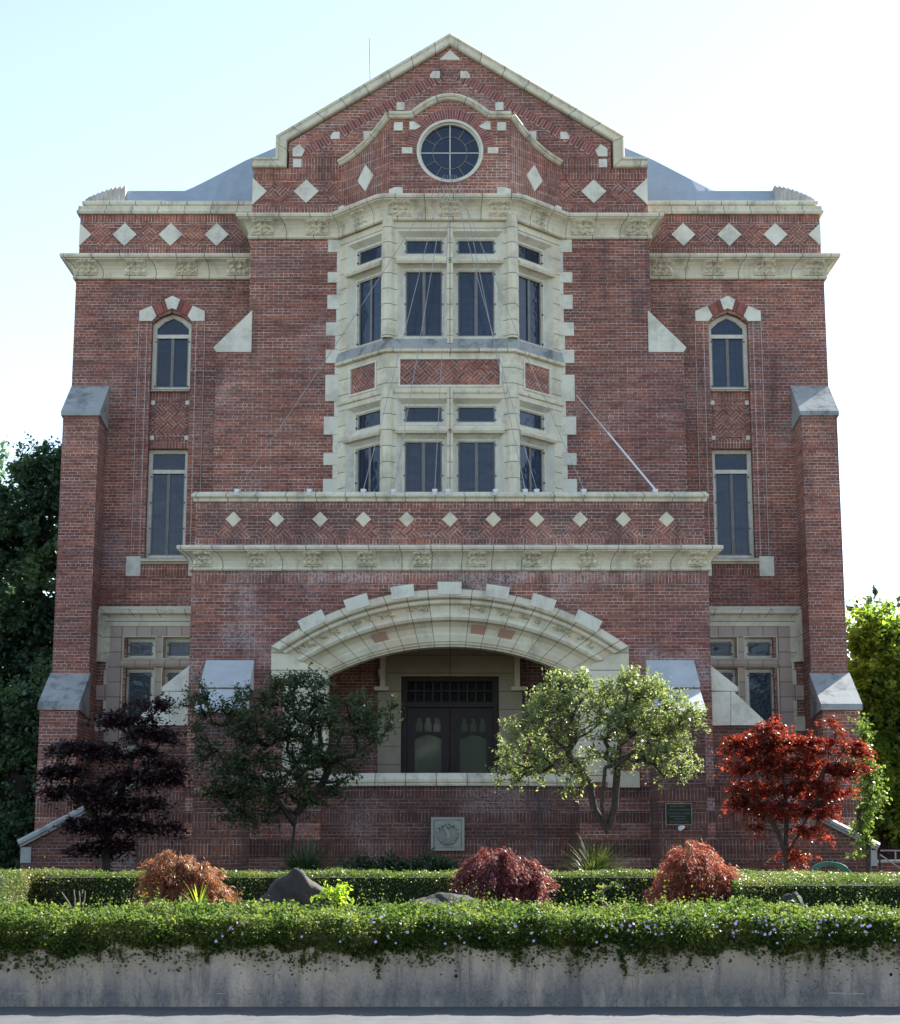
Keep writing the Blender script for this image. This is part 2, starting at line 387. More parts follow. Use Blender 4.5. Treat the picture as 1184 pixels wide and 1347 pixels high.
def hsweep(mb, path, prof, z0, **k): sweep(mb, path, prof, lambda a, b, h: (a, b, z0 + h), sgn=-1, **k)
def vsweep(mb, F, path, prof, **k): sweep(mb, path, prof, lambda a, b, h: F(a, b, h), **k)
def tube(mb, pts, rad, sides=6):
    rings = []
    for i, p in enumerate(pts):
        p = Vector(p); d = (Vector(pts[min(i + 1, len(pts) - 1)]) - Vector(pts[max(i - 1, 0)])).normalized()
        a = d.cross(Vector((0, 0, 1)) if abs(d.z) < .9 else Vector((1, 0, 0))).normalized(); b = d.cross(a)
        r = rad[i] if isinstance(rad, (list, tuple)) else rad
        rings.append([p + (a * math.cos(t) + b * math.sin(t)) * r for t in [k * 2 * math.pi / sides for k in range(sides)]])
    for A, B in zip(rings, rings[1:]):
        for k in range(sides): mb.face([A[k], A[(k + 1) % sides], B[(k + 1) % sides], B[k]])
    mb.face(rings[0][::-1]); mb.face(rings[-1])
def tag(o, label, cat, group=None, kind=None):
    if label: o['label'] = label
    if cat: o['category'] = cat
    if group: o['group'] = group
    if kind: o['kind'] = kind
    return o
def empty(name, loc, label, cat, group=None):
    o = bpy.data.objects.new(name, None); COL.objects.link(o); o.location = loc; return tag(o, label, cat, group)

# ------------------------------------------------------------------ main planes of the hall (metres from the camera)
YW, YC, YB, YP = 39.2, 38.2, 37.0, 35.8        # wings, centre block, bay front, porch front
YE1, YE2, YPI = 38.3, 37.3, 34.3               # end buttress stages, porch pier front
GZ = 0.7                                       # garden level
BACK = 54.0
hall = empty('brick_hall', (0, YC, GZ), 'large gabled red brick hall with cream stone trim, tall bay window and arched porch', 'building')
def obj(name, mb, mats, parent=None, **k): return mb.build(name, mats, parent or hall, **k)

def ring_prof(): pass
def window(F, s0, s1, z0, z1, n, transom=None, apex=None, mull=True, fr=.07, parent=None, grid=True):
    """cream outer frame (window) with pane, transom bar and screen mullion as sub-parts; n = depth of frame face (negative = behind)"""
    def outline(i):
        a, b, c, d = s0 + i, s1 - i, z0 + i, z1 - i
        if apex is None: return rect(a, b, c, d)
        m = (s0 + s1) / 2; return [(a, c), (b, c), (b, d), (m + (b - m) * .55, d + (apex - z1) * .62), (m, apex - i), (m - (b - m) * .55, d + (apex - z1) * .62), (a, d)]
    mb = MB(); slab(mb, F, outline(0), n - .12, n, [outline(fr)])
    slab(mb, F, outline(fr - .002), n - .12, n - .03, [outline(fr + .02)])
    if transom is not None: slab(mb, F, rect(s0 + fr - .01, s1 - fr + .01, transom - .045, transom + .045), n - .1, n - .012)
    w_ = obj('window', mb, 'window_paint', parent)
    g = MB(); slab(g, F, outline(fr - .005), n - .085, n - .08, back=False, sides=False); g.build('pane', 'glass', w_)
    q = MB(); m = (s0 + s1) / 2; zt = transom - .045 if transom is not None else z1 - fr
    e = fr + .02
    def bar(a, b, c, d, nn=-.05): slab(q, F, rect(a, b, c, d), n - .08, n + nn)
    if mull: bar(m - .035, m + .035, z0 + e, zt)
    bar(s0 + e, s0 + e + .028, z0 + e, zt, -.055); bar(s1 - e - .028, s1 - e, z0 + e, zt, -.055)
    bar(s0 + e + .028, s1 - e - .028, z0 + e, z0 + e + .03, -.055)
    # little black screen clips
    q.k = 1
    hh = zt - z0
    for k in range(max(2, int(hh / .5))):
        zz = z0 + .1 + k * (hh - .2) / max(1, max(2, int(hh / .5)) - 1)
        for a in (s0 + fr - .01, s1 - fr - .015): slab(q, F, rect(a, a + .025, zz, zz + .03), n - .03, n + .012)
    q.build('mullion', ['screen_frame', 'dark_metal'], w_)
    return w_

# cornice profile (out, height) for a 0.58 m high, 0.34 m deep cornice
CORN = [(0, 0), (.05, 0), (.075, .03), (.06, .065), (.05, .09), (.055, .14), (.075, .22), (.12, .30), (.19, .37), (.27, .415), (.29, .42), (.29, .44), (.33, .455), (.345, .50), (.33, .545), (.2, .575), (0, .60)]
def corn(h, d=1.0): k = h / .60; return [(o * d, z * k) for o, z in CORN]

def leaf_ornament(F, s, z, h, w_, d=1.0):
    """carved leaf block sitting in the cove of a cornice"""
    mb = MB(); rs = random.Random(int(abs(s) * 1000) + int(z * 10))
    k = h / .6
    def cove(t): # outward position at height t (0..1) of the cove
        zz = (.09 + t * .325) * k
        for (o0, h0), (o1, h1) in zip(CORN[4:], CORN[5:]):
            if h0 * k <= zz <= h1 * k: return (o0 + (o1 - o0) * (zz / k - h0) / (h1 - h0)) * d, zz
        return .05 * d, zz
    N, K = 23, 13
    def hgt(a, t):     # relief height of curling leaves around a boss
        r = math.hypot(a * 1.1, (t - .52) * 2)
        v = .02
        for (cx, ct) in ((-.68, .82), (.68, .82), (-.7, .2), (.7, .2), (0, .86), (0, .16), (-.38, .55), (.38, .55), (-.33, .25), (.33, .25), (-.35, .84), (.35, .84)):
            v += .05 * math.exp(-(((a - cx) / .17) ** 2 + ((t - ct) / .10) ** 2))
        for (cx, ct) in ((-.55, .68), (.55, .68), (0, .68), (-.5, .38), (.5, .38), (0, .34), (-.9, .5), (.9, .5)):
            v -= .06 * math.exp(-(((a - cx) / .13) ** 2 + ((t - ct) / .07) ** 2))
        v += rs.uniform(-.012, .012)
        return max(v, -.03)
    G = []
    for j in range(K):
        t = j / (K - 1); o, zz = cove(t); row = []
        for i in range(N):
            a = i / (N - 1) * 2 - 1
            e = 0.0 if (i in (0, N - 1)) else 1.0
            row.append(F(s + a * w_ / 2, z + zz, o + e * hgt(a, t) + (0.012)))
        G.append(row)
    for j in range(K - 1):
        for i in range(N - 1): mb.face([G[j][i], G[j][i + 1], G[j + 1][i + 1], G[j + 1][i]])
    return obj('ornament', mb, 'stone_cornice')

# ================================================================== WINGS
zc0, zc1 = Z(368, YW), Z(336, YW)
xW = -X(100, 370, YW); xC = -X(330, 315, YC); xC2 = -X(285, 462, YC)
for s in (-1, 1):
    F = FY(YW)
    # --- window coordinates (positive side)
    def q(u, v): x, z = P(u, v, YW); return (-x, z)
    ux0, ux1 = q(252, 470)[0], q(200, 470)[0]; uz0, uz1, ua = Z(512, YW), Z(425, YW), Z(411, YW)
    lx0, lx1 = q(244, 660)[0], q(192, 660)[0]; lz0, lz1 = Z(734, YW), Z(590, YW)
    uc = (ux0 + ux1) / 2
    # one column: use common centre
    hw = (ux1 - ux0) / 2; cc = (uc + (lx0 + lx1) / 2) / 2; ux0, ux1 = cc - hw, cc + hw; lx0, lx1 = ux0, ux1
    apo = [(ux0, uz0), (ux1, uz0), (ux1, uz1), (cc + hw * .55, uz1 + (ua - uz1) * .62), (cc, ua), (cc - hw * .55, uz1 + (ua - uz1) * .62), (ux0, uz1)]
    gx0, gx1 = xC2 - .35, q(165, 900)[0]
    gz0, gz1 = Z(985, YW), Z(836, YW)
    spand = rect(ux0, ux1, lz1, uz0 - .03)
    # wall: x from centre block to outer edge
    holes = [mir(apo, s), mir(rect(lx0, lx1, lz0, lz1), s), mir(rect(ux0, ux1, lz1 + .002, uz0 - .002), s), mir(rect(gx0 + .2, gx1, gz0, gz1), s)]
    mb = MB(); slab(mb, F, mir(rect(xC - .1, xW, GZ - .3, zc0 + .1), s), -.45, 0, holes)
    # side wall
    mb.box(*sorted((s * xW, s * (xW - .45))), YW + .451, BACK, GZ - .3, zc0 + .1)
    obj('wall', mb, 'brick')
    # back of building
    # spandrel between windows
    mb = MB(); zs0, zs1 = lz1, uz0
    slab(mb, F, mir(rect(ux0, ux1, zs0 + .02, zs0 + .24), s), -.3, -.10); obj('soldier_course', mb, 'brick_soldier'); mb = MB(); slab(mb, F, mir(rect(ux0, ux1, zs1 - .26, zs1 - .04), s), -.3, -.10)
    obj('soldier_course', mb, 'brick_soldier')
    mb = MB(); slab(mb, F, mir(rect(ux0, ux1, zs0 + .24, zs1 - .26), s), -.3, -.115)
    obj('brick_panel', mb, 'brick_basket')
    mb = MB(); a, b, c, d = ux0 + .06, ux1 - .06, zs0 + .28, zs1 - .30
    slab(mb, F, mir(rect(a, b, c, d), s), -.3, -.105, [mir(rect(a + .05, b - .05, c + .05, d - .05), s)]); obj('brick_panel', mb, 'brick_dark')
    mb = MB()
    for px in (a, b):
        for pz in (c, d): slab(mb, F, mir(rect(px - .045, px + .045, pz - .05, pz + .05), s), -.3, -.09)
    obj('corner_stone', mb, 'stone_clean')
    mb = MB(); slab(mb, F, mir(rect(ux0, ux1, zs1 - .04, zs1 + .0), s), -.4, -.02); obj('sill', mb, 'stone_stained')
    # brick jamb strips in two orders
    top = Z(423, YW)
    for (a0, a1, pr) in ((ux0 - .11, ux0, .012), (ux0 - .30, ux0 - .125, .02), (ux1, ux1 + .11, .012), (ux1 + .125, ux1 + .30, .02)):
        mb = MB(); slab(mb, F, mir(rect(a0, a1, Z(731, YW), top), s), -.02, pr); obj('jamb', mb, 'brick_jamb' if 'brick_jamb' in MATS else 'brick')
    mb = MB()
    for xx in (ux0 - .312, ux0 - .118, ux1 + .118, ux1 + .312): slab(mb, F, mir(rect(xx - .006, xx + .006, Z(731, YW), top), s), -.02, .022)
    obj('mortar_joint', mb, 'mortar')
    window(F, min(s * ux0, s * ux1), max(s * ux0, s * ux1), uz0, uz1, -.16, transom=Z(440, YW), apex=ua)
    window(F, min(s * lx0, s * lx1), max(s * lx0, s * lx1), lz0, lz1, -.16, transom=Z(618.5, YW))
    # pointed label of stone and brick voussoirs over the upper window; stones placed about the window axis
    def rel(u, v): x, z = P(u, v, YW); x0 = X(226, v, YW); return (cc - (x - x0), z)
    def both(poly): return [poly, [(2 * cc - x, z) for x, z in poly]]
    mb = MB(); key = [rel(216, 395), rel(226, 390), rel(236, 395), rel(231.5, 408.5), rel(226, 406.5), rel(220.5, 408.5)]
    slab(mb, F, mir(key, s), -.1, .07)
    obj('keystone', mb, 'stone_clean', bevel=.012)
    for po in both([rel(183, 423), rel(183, 410), rel(199, 403), rel(205.5, 416.2), rel(200, 423)]):
        mb = MB(); slab(mb, F, mir(po, s), -.1, .06); obj('label_stone', mb, 'stone_clean', bevel=.012)
    for po in both([rel(199.2, 403), rel(215.8, 395.2), rel(220.2, 408.6), rel(205.7, 416)]):
        for k in range(5):
            t0, t1 = k / 5 + .012, (k + 1) / 5 - .012
            L = lambda A, B, t: (A[0] + (B[0] - A[0]) * t, A[1] + (B[1] - A[1]) * t)
            mb = MB() if k == 0 else mb
            slab(mb, F, mir([L(po[0], po[1], t0), L(po[0], po[1], t1), L(po[3], po[2], t1), L(po[3], po[2], t0)], s), -.05, .035 + .004 * (k % 2))
        mb.k = 1; slab(mb, F, mir([po[0], po[1], po[2], po[3]], s), -.05, .024); obj('voussoir', mb, ['brick_pieces', 'mortar'])
    # sill of lower window
    mb = MB(); zz = lz0
    mb.v = mb.v
    a, b = lx0 - .08, lx1 + .08
    path = [(s * a, YW), (s * b, YW)] if s > 0 else [(s * b, YW), (s * a, YW)]
    hsweep(mb, path, [(-.2, -.14), (.03, -.14), (.05, -.10), (.12, -.09), (.12, -.055), (-.0, -.005), (-.2, .02)], zz); obj('sill', mb, 'stone')
    for a0, a1 in ((lx0 - .42, lx0 - .085), (lx1 + .085, lx1 + .42)):
        mb = MB(); slab(mb, F, mir(rect(a0, a1, zz - .42, zz + .04), s), -.1, .015); obj('sill_block', mb, 'stone_clean', bevel=.01)
    mb = MB(); slab(mb, F, mir(rect(lx0 - .083, lx1 + .083, zz - .40, zz - .16), s), -.1, .008); obj('soldier_course', mb, 'brick_soldier')
    # --- ground floor window group
    go, gi = q(124, 830)[0], xC2 - .2
    zt = Z(798, YW); zl0 = Z(871, YW)
    sx = sorted
    mb = MB()
    lites = []
    hwl = (q(166, 920)[0] - q(197, 920)[0]) / 2 + .06
    c1 = (q(166, 920)[0] + q(197, 920)[0]) / 2; c2 = (q(218, 920)[0] + q(249, 920)[0]) / 2
    tz0, tz1, mz0, mz1 = Z(866, YW), Z(840, YW), Z(985, YW), Z(880, YW)
    for c in (c1, c2):
        lites += [rect(c - hwl - .05, c + hwl + .05, tz0 - .02, tz1 + .05), rect(c - hwl - .05, c + hwl + .05, mz0, mz1 + .05)]
    x_in = q(143, 860)[0]
    slab(mb, F, mir([(gi, gz0 - .2), (x_in, gz0 - .2), (x_in, Z(822, YW)), (gi, Z(822, YW))], s), -.3, .02, [mir(h, s) for h in lites]); obj('window_surround', mb, 'stone_stained')
    for c in (c1, c2):
        lo, hi = sx((s * (c - hwl), s * (c + hwl)))
        window(F, lo, hi, tz0, tz1, -.14, mull=False, fr=.05); window(F, lo, hi, mz0, mz1, -.14, mull=False, fr=.05)
        for z0_, z1_ in ((tz0, tz1), (mz0, mz1)):
            mb = MB(); r_ = rect(lo - .05, hi + .05, z0_ - (.02 if z0_ == tz0 else 0), z1_ + .05)
            vsweep(mb, F, r_, [(-.005, .035), (-.005 + .02, .035), (.055, -.14), (.055, -.2)], closed=True); obj('reveal', mb, 'stone')
    mb = MB()
    lo, hi = sx((s * (c2 - hwl - .1), s * (c1 + hwl + .1))); hsweep(mb, [(lo, YW), (hi, YW)], [(0, -.10), (.07, -.09), (.09, -.03), (.03, .05), (0, .05)], tz0 - .10); obj('transom_ledge', mb, 'stone_stained')
    # label mould round the head
    mb = MB(); pth = [(s * gi, zt - .12), (s * (go - .15), zt - .12), (s * (go - .15), zl0)]
    pth = [(s * (go - .12), zl0), (s * (go - .12), zt - .14), (s * gi, zt - .14)]
    if s > 0: pth = pth
    slab(mb, F, mir([(gi, zt), (go, zt), (go, zl0), (x_in - .02, zl0), (x_in - .02, Z(824, YW)), (gi, Z(824, YW))], s), -.2, .04); obj('window_surround', mb, 'stone_block')
    mb = MB(); vsweep(mb, F, pth, [(.08, .03), (.08, .07), (.04, .13), (-.02, .15), (-.05, .12), (-.06, .06), (-.12, .05), (-.12, .03)], sgn=1 if s < 0 else -1); obj('label_mould', mb, 'stone_cornice')
    for k, (v0, v1, uo) in enumerate(((871, 881, 143), (881, 901, 137), (901, 921, 124), (921, 942, 136), (942, 962, 124), (962, 985, 136))):
        mb = MB(); xo = q(uo, v0)[0]; slab(mb, F, mir(rect(x_in + .002, max(xo, x_in + .05), Z(v1, YW) + .006, Z(v0, YW) - .006), s), -.1, .03); obj('quoin', mb, 'stone_stained' if k % 3 == 2 else 'stone')
    # --- cornice, wrapping round the outer end
    path = [(xC - .3, YW), (xW, YW), (xW, BACK)]
    if s < 0: path = [(-xW, BACK), (-xW, YW), (-xC + .3, YW)]
    mb = MB(); hsweep(mb, path, corn(zc1 - zc0), zc0); obj('cornice', mb, 'stone_cornice')
    for cu in (113, 177.5, 244.5, 312):
        x = -X(cu, 352, YW - .15); leaf_ornament(F, s * x, zc0, zc1 - zc0, .52)
    # --- parapet with diamonds
    xp = xW - .05; pz1 = Z(283, YW); zb = zc1 - .02
    zd = Z(309.5, YW); hd = .285
    z_s0, z_s1 = Z(325, YW), Z(294, YW)
    Fp = FY(YW - .04)
    mb = MB(); slab(mb, Fp, mir(rect(xC - .1, xp, zb, z_s0), s), -.4, 0, back=False); slab(mb, Fp, mir(rect(xC - .1, xp, z_s1, pz1), s), -.4, 0, back=False)
    mb.box(*sorted((s * xp, s * (xp - .36))), YW + .36, BACK, zb, pz1)
    obj('soldier_course', mb, 'brick_soldier')
    mb = MB(); slab(mb, Fp, mir(rect(xC - .1, xp, z_s0, z_s1), s), -.4, -.006, back=False); obj('parapet', mb, 'brick')
    dxs = [-X(c, 309.5, YW) for c in (164.5, 225, 285.5)]; sp_ = dxs[0] - dxs[1]; 
    mids = [dxs[0] + sp_ / 2, dxs[1] + sp_ / 2, dxs[2] + sp_ / 2, dxs[2] - sp_ / 2]
    for x in mids:
        mb = MB(); w_ = sp_ / 2 * .92; hh = (z_s1 - z_s0) / 2 - .01
        po = [(x - w_ * .62, zd - hh * .0), (x - w_ * .08, zd - hh), (x + w_ * .08, zd - hh), (x + w_ * .62, zd), (x + w_ * .08, zd + hh), (x - w_ * .08, zd + hh)]
        slab(mb, Fp, mir(po, s), -.1, .006); obj('brick_panel', mb, 'brick_basket')
    for x in dxs:
        mb = MB(); slab(mb, Fp, mir([(x - hd, zd), (x, zd - hd), (x + hd, zd), (x, zd + hd)], s), -.1, .03); obj('diamond', mb, 'stone_clean', bevel=.008)
    mb = MB(); slab(mb, Fp, mir([(xp + .004, zd - hd), (xp + .004, zd + hd), (xp - hd, zd)], s), -.3, .03); obj('diamond', mb, 'stone_clean')
    # coping in two steps
    ch = Z(263, YW) - pz1
    cp = [(-.0, 0), (.07, 0), (.09, .05), (.05, .10), (.05, .17), (-.06, .19), (-.06, .21), (-.02, .23), (-.02, .30), (-.10, .33), (-.45, .33), (-.45, 0)]
    cp = [(o, h * ch / .33) for o, h in cp]
    path = [(xC - .6, YW - .04), (xp, YW - .04), (xp, BACK)] if s > 0 else [(-xp, BACK), (-xp, YW - .04), (-xC + .6, YW - .04)]
    mb = MB(); hsweep(mb, path, cp, pz1); obj('coping', mb, 'stone_cornice')
    # --- end buttress, two stages, with sloped stone caps
    bo = -X(83, 547, YE1); bi = -X(130, 547, YE1)
    def cap(y0, y1, vt, vb, vf, ov=.04):
        """stone cap sloping forward from plane y0 (top) to y1 (front)"""
        zt, zb, zf = Z(vt, y0), Z(vb, y1), Z(vf, y1)
        mb = MB(); x0, x1 = bi - ov, bo + ov
        side = [(y0, zt), (y1 - .05, zb), (y1 - .05, zf), (y1, zf - .0), (y0, zf - .12)]
        A = [(s * x0, y, z) for y, z in side]; B = [(s * x1, y, z) for y, z in side]
        mb.face(A); mb.face(B[::-1])
        for i in range(len(side)):
            j = (i + 1) % len(side); mb.face([A[i], B[i], B[j], A[j]])
        obj('buttress_cap', mb, 'stone_cap', bevel=.012)
        return zf
    z1f = cap(YW + .02, YE1, 507, 541, 547)
    z2f = cap(YE1 + .02, YE2, 885, 926, 934)
    mb = MB(); mb.box(*sorted((s * bi, s * bo)), YE1, YW + .3, z2f, z1f); mb.box(*sorted((s * bi, s * bo)), YE2, YW + .3, GZ - .3, z2f - .002)
    obj('buttress', mb, 'brick')
    mb = MB(); mb.box(*sorted((s * (bi - .004), s * (bo + .004))), YE2 - .004, YW, Z(1075, YE2), Z(1052, YE2)); mb.box(*sorted((s * (bi - .004), s * (bo + .004))), YE2 - .004, YW, Z(1128, YE2), Z(1105, YE2)); obj('soldier_course', mb, 'brick_soldier_shaded')

# ================================================================== CENTRE BLOCK
F = FY(YC)
bz0 = Z(315, YC); bz1 = Z(283, YC)
# bay plan
xb_in = -X(508, 457, YB); xb_out = -X(445, 477, YC)
zbay0, zbaytop = Z(690, YC), bz0
zA = Z(462, YC)
for s in (-1, 1):
    mb = MB()
    slab(mb, F, mir(rect(xb_out - .05, xC, zA + .001, bz0 + .1), s), -.5, 0)
    slab(mb, F, mir(rect(xb_out - .05, xC2, Z(720, YP), zA), s), -.99, 0)
    obj('wall', mb, 'brick')
for s in (-1, 1):       # sideways sloping caps
    mb = MB(); po = [P(334, 408, YC), P(281, 457, YC), P(285, 463, YC), P(334, 463, YC)]
    po = [(-x, z) for x, z in po]; po[0] = (xC - .07, po[0][1]); po[3] = (xC - .07, po[3][1])
    slab(mb, F, mir(po, s), -.99, .012); obj('buttress_cap', mb, 'stone_clean', bevel=.012)
# quoins by the bay
qv = [(315, 332), (332, 358), (358, 372), (372, 388), (388, 407), (407, 424), (424, 442), (442, 460), (460, 478), (478, 493), (493, 528), (528, 548), (548, 572), (572, 596), (596, 612), (612, 630), (630, 660)]
for s in (-1, 1):
    mb = MB()
    for k, (a, b) in enumerate(qv):
        uo = [(430, 436), (427, 442)][0][k % 2] - (k // 6) * 1.2
        x = -X(uo if k % 2 == 0 else uo + 6, 450, YC)
        slab(mb, F, mir(rect(xb_out - .2, x, Z(b, YC) + .004, Z(a, YC) - .004), s), -.06, .018)
    obj('quoin', mb, 'stone_clean', bevel=.006)
# bay facets
fl = Fr(-xb_out, YC, *(lambda dx, dy: (dx / math.hypot(dx, dy), dy / math.hypot(dx, dy)))(xb_out - xb_in, YB - YC)); LW = math.hypot(xb_out - xb_in, YB - YC)
frr = Fr(xb_in, YB, fl.rx, -fl.ry)
ff = FY(YB)
zz = lambda v: Z(v, YB)
def facet(F, a0, a1, lights, panel):
    holes = []
    for (s0, s1) in lights:
        holes += [rect(s0 - .12, s1 + .12, zz(337), zz(304)), rect(s0 - .12, s1 + .12, zz(447), zz(345)), rect(s0 - .12, s1 + .12, zz(560), zz(524)), rect(s0 - .12, s1 + .12, zbay0 + .05, zz(567))]
    holes.append(rect(panel[0], panel[1], zz(506), zz(473)))
    mb = MB(); slab(mb, F, rect(a0, a1, zbay0, bz0 + .15), -.12, 0, holes); obj('bay_wall', mb, 'stone_block')
    mb = MB(); slab(mb, F, rect(panel[0] - .01, panel[1] + .01, zz(507), zz(472)), -.1, -.02); obj('brick_panel', mb, 'brick_basket')
    mb = MB(); vsweep(mb, F, rect(panel[0] - .05, panel[1] + .05, zz(509), zz(470)), [(0, 0), (0, .025), (.045, .025), (.05, -.02)], closed=True); obj('panel_frame', mb, 'stone_clean')
    for (s0, s1) in lights:
        for vb, vt, m in ((334, 309, False), (443, 350, True), (556.5, 529, False), (700, 575, True)):
            z0, z1 = (zz(vb) if vb != 700 else zbay0 + .1), zz(vt)
            window(F, s0, s1, z0, z1, -.17, mull=m, fr=.05)
            h0, h1 = {334: (337, 304), 443: (447, 345), 556.5: (560, 524), 700: (None, 567)}[vb]
            b0 = zz(h0) if h0 else zbay0 + .05; b1 = zz(h1)
            mb = MB()      # splayed stone reveal
            o = [(s0 - .12, b0), (s1 + .12, b0), (s1 + .12, b1), (s0 - .12, b1)]; i_ = [(s0, z0), (s1, z0), (s1, z1), (s0, z1)]
            for k in range(4):
                j = (k + 1) % 4; mb.face([F(*o[k], -.0), F(*o[j], -.0), F(*i_[j], -.172), F(*i_[k], -.172)])
            if vb == 443:   # long sloping sill
                pass
            obj('reveal', mb, 'stone_clean')
    # ledges: over transoms and the wide sill between the storeys
    for v0, dd in ((338, .05), (561, .05)):
        mb = MB()
        for (s0, s1) in lights:
            sweep(mb, [(s0 - .14, 0), (s1 + .14, 0)], [(0, -.09), (.05, -.085), (dd + .03, -.03), (dd + .03, -.01), (0, .05)], lambda a, b, h, F=F, z=zz(v0): F(a, z + h - .07, -b), sgn=-1)
        obj('transom_ledge', mb, 'stone')
mod = .5 * (xb_in - .16 - .07)                       # half width of one light module on the front face
g0, g1 = -X(580, 400, YB) , -X(535, 400, YB)
hl = (g1 - g0) / 2 + .095; gc = (g0 + g1) / 2
facet(ff, -xb_in, xb_in, [(-gc - hl, -gc + hl), (gc - hl, gc + hl)], (-1.10, 1.10))
facet(fl, 0, LW, [(LW * .53 - hl, LW * .53 + hl)], (LW * .53 - .42, LW * .53 + .42))
facet(frr, 0, LW, [(LW * .47 - hl, LW * .47 + hl)], (LW * .47 - .42, LW * .47 + .42))
BAYP = [(-xb_out - .02, YC), (-xb_in, YB), (xb_in, YB), (xb_out + .02, YC)]
# colonnettes at the angles and centre mullions
for s in (-1, 1):
    mb = MB()
    for (za, zb_) in ((zbay0, zz(508)), (zz(445), bz0 + .1)):
        cx, cy = s * (xb_in - .03), YB + .02; n = 10; rr = .135
        ring = [(cx + rr * math.cos(t), cy + rr * math.sin(t)) for t in [math.pi * 2 * k / n + .3 for k in range(n)]]
        h = za; 
        while h < zb_ - .02:
            h2 = min(h + .36, zb_)
            for k in range(n):
                p, q_ = ring[k], ring[(k + 1) % n]; mb.face([(*p, h), (*q_, h), (*q_, h2), (*p, h2)])
            h = h2
        obj('colonnette', mb, 'stone_block'); mb = MB()
mb = MB()
for (a, b) in ((zbay0, zz(512)), (zz(452), bz0 - .1)): slab(mb, ff, [(-.065, a), (.065, a), (.065, b), (-.065, b)], -.02, .05)
obj('mullion_post', mb, 'stone_block', bevel=.02)
# wide weathered sill between storeys, following the bay
mb = MB(); z0 = zz(463)
hsweep(mb, BAYP, [(0, -.02), (.05, -.02), (.085, .0), (.085, .045), (.05, .075), (.0, zz(446) - z0)], z0); obj('sill', mb, 'stone_cornice')
mb = MB(); hsweep(mb, BAYP, [(.055, .078), (.004, zz(445.5) - z0)], z0, caps=False); obj('weathering', mb, 'stone_cap')
mb = MB(); hsweep(mb, BAYP, [(0, 0), (.035, 0), (.035, .05), (0, .06)], zz(517)); obj('string_course', mb, 'stone_cornice')
# cornice of the centre block carried round the bay
bc_h = bz1 - bz0
path = [(-xC, YW), (-xC, YC), (-xb_out - .22, YC), (-xb_out - .02, YC - .04), (-xb_in - .08, YB + .02), (-xb_in, YB - .02), (xb_in, YB - .02), (xb_in + .08, YB + .02), (xb_out + .02, YC - .04), (xb_out + .22, YC), (xC, YC), (xC, YW)]
mb = MB(); hsweep(mb, path, corn(bc_h, .95), bz0); obj('cornice', mb, 'stone_cornice')
for s in (-1, 1):
    for cu in (345, 417): leaf_ornament(FY(YC), s * -X(cu, 300, YC - .15), bz0, bc_h, .55, .95)
leaf_ornament(fl, LW * .52, bz0, bc_h, .55, .95); leaf_ornament(frr, LW * .48, bz0, bc_h, .55, .95)
for x in (-1.12, 0, 1.12): leaf_ornament(ff, x, bz0, bc_h, .55, .95)
# roof slab over bay behind parapets
mb = MB(); 
top = [(-xb_out, YC + .4), (-xb_in, YB + .02), (xb_in, YB + .02), (xb_out, YC + .4)]
mb.face([(x, y, bz1 - .03) for x, y in top]); mb.face([(x, y, zbay0 + .02) for x, y in top][::-1]); obj('bay_roof', mb, 'roof_metal')
mb = MB(); slab(mb, FY(YC + .3), rect(-xb_out, xb_out, zbay0, bz1), -.1, 0); obj('interior_wall', mb, 'interior')

# ------------------------------------------------------------------ big gable
gz = bz1 - .02
G = lambda u, v: (lambda p: (-p[0], p[1]))(P(u, v, YC))
gk = G(383, 222); ga = Z(62, YC); gxo = xC - .02
ks = G(375, 188)      # kneeler top of brick
zk = Z(222, YC); xk = gk[0]
gab = [(-gxo, gz), (gxo, gz), (gxo, zk), (xk + .06, zk), (xk + .06, ks[1]), (0, ga), (-xk - .06, ks[1]), (-xk - .06, zk), (-gxo, zk)]
mb = MB(); slab(mb, F, gab, -.45, 0); obj('gable_wall', mb, 'brick')
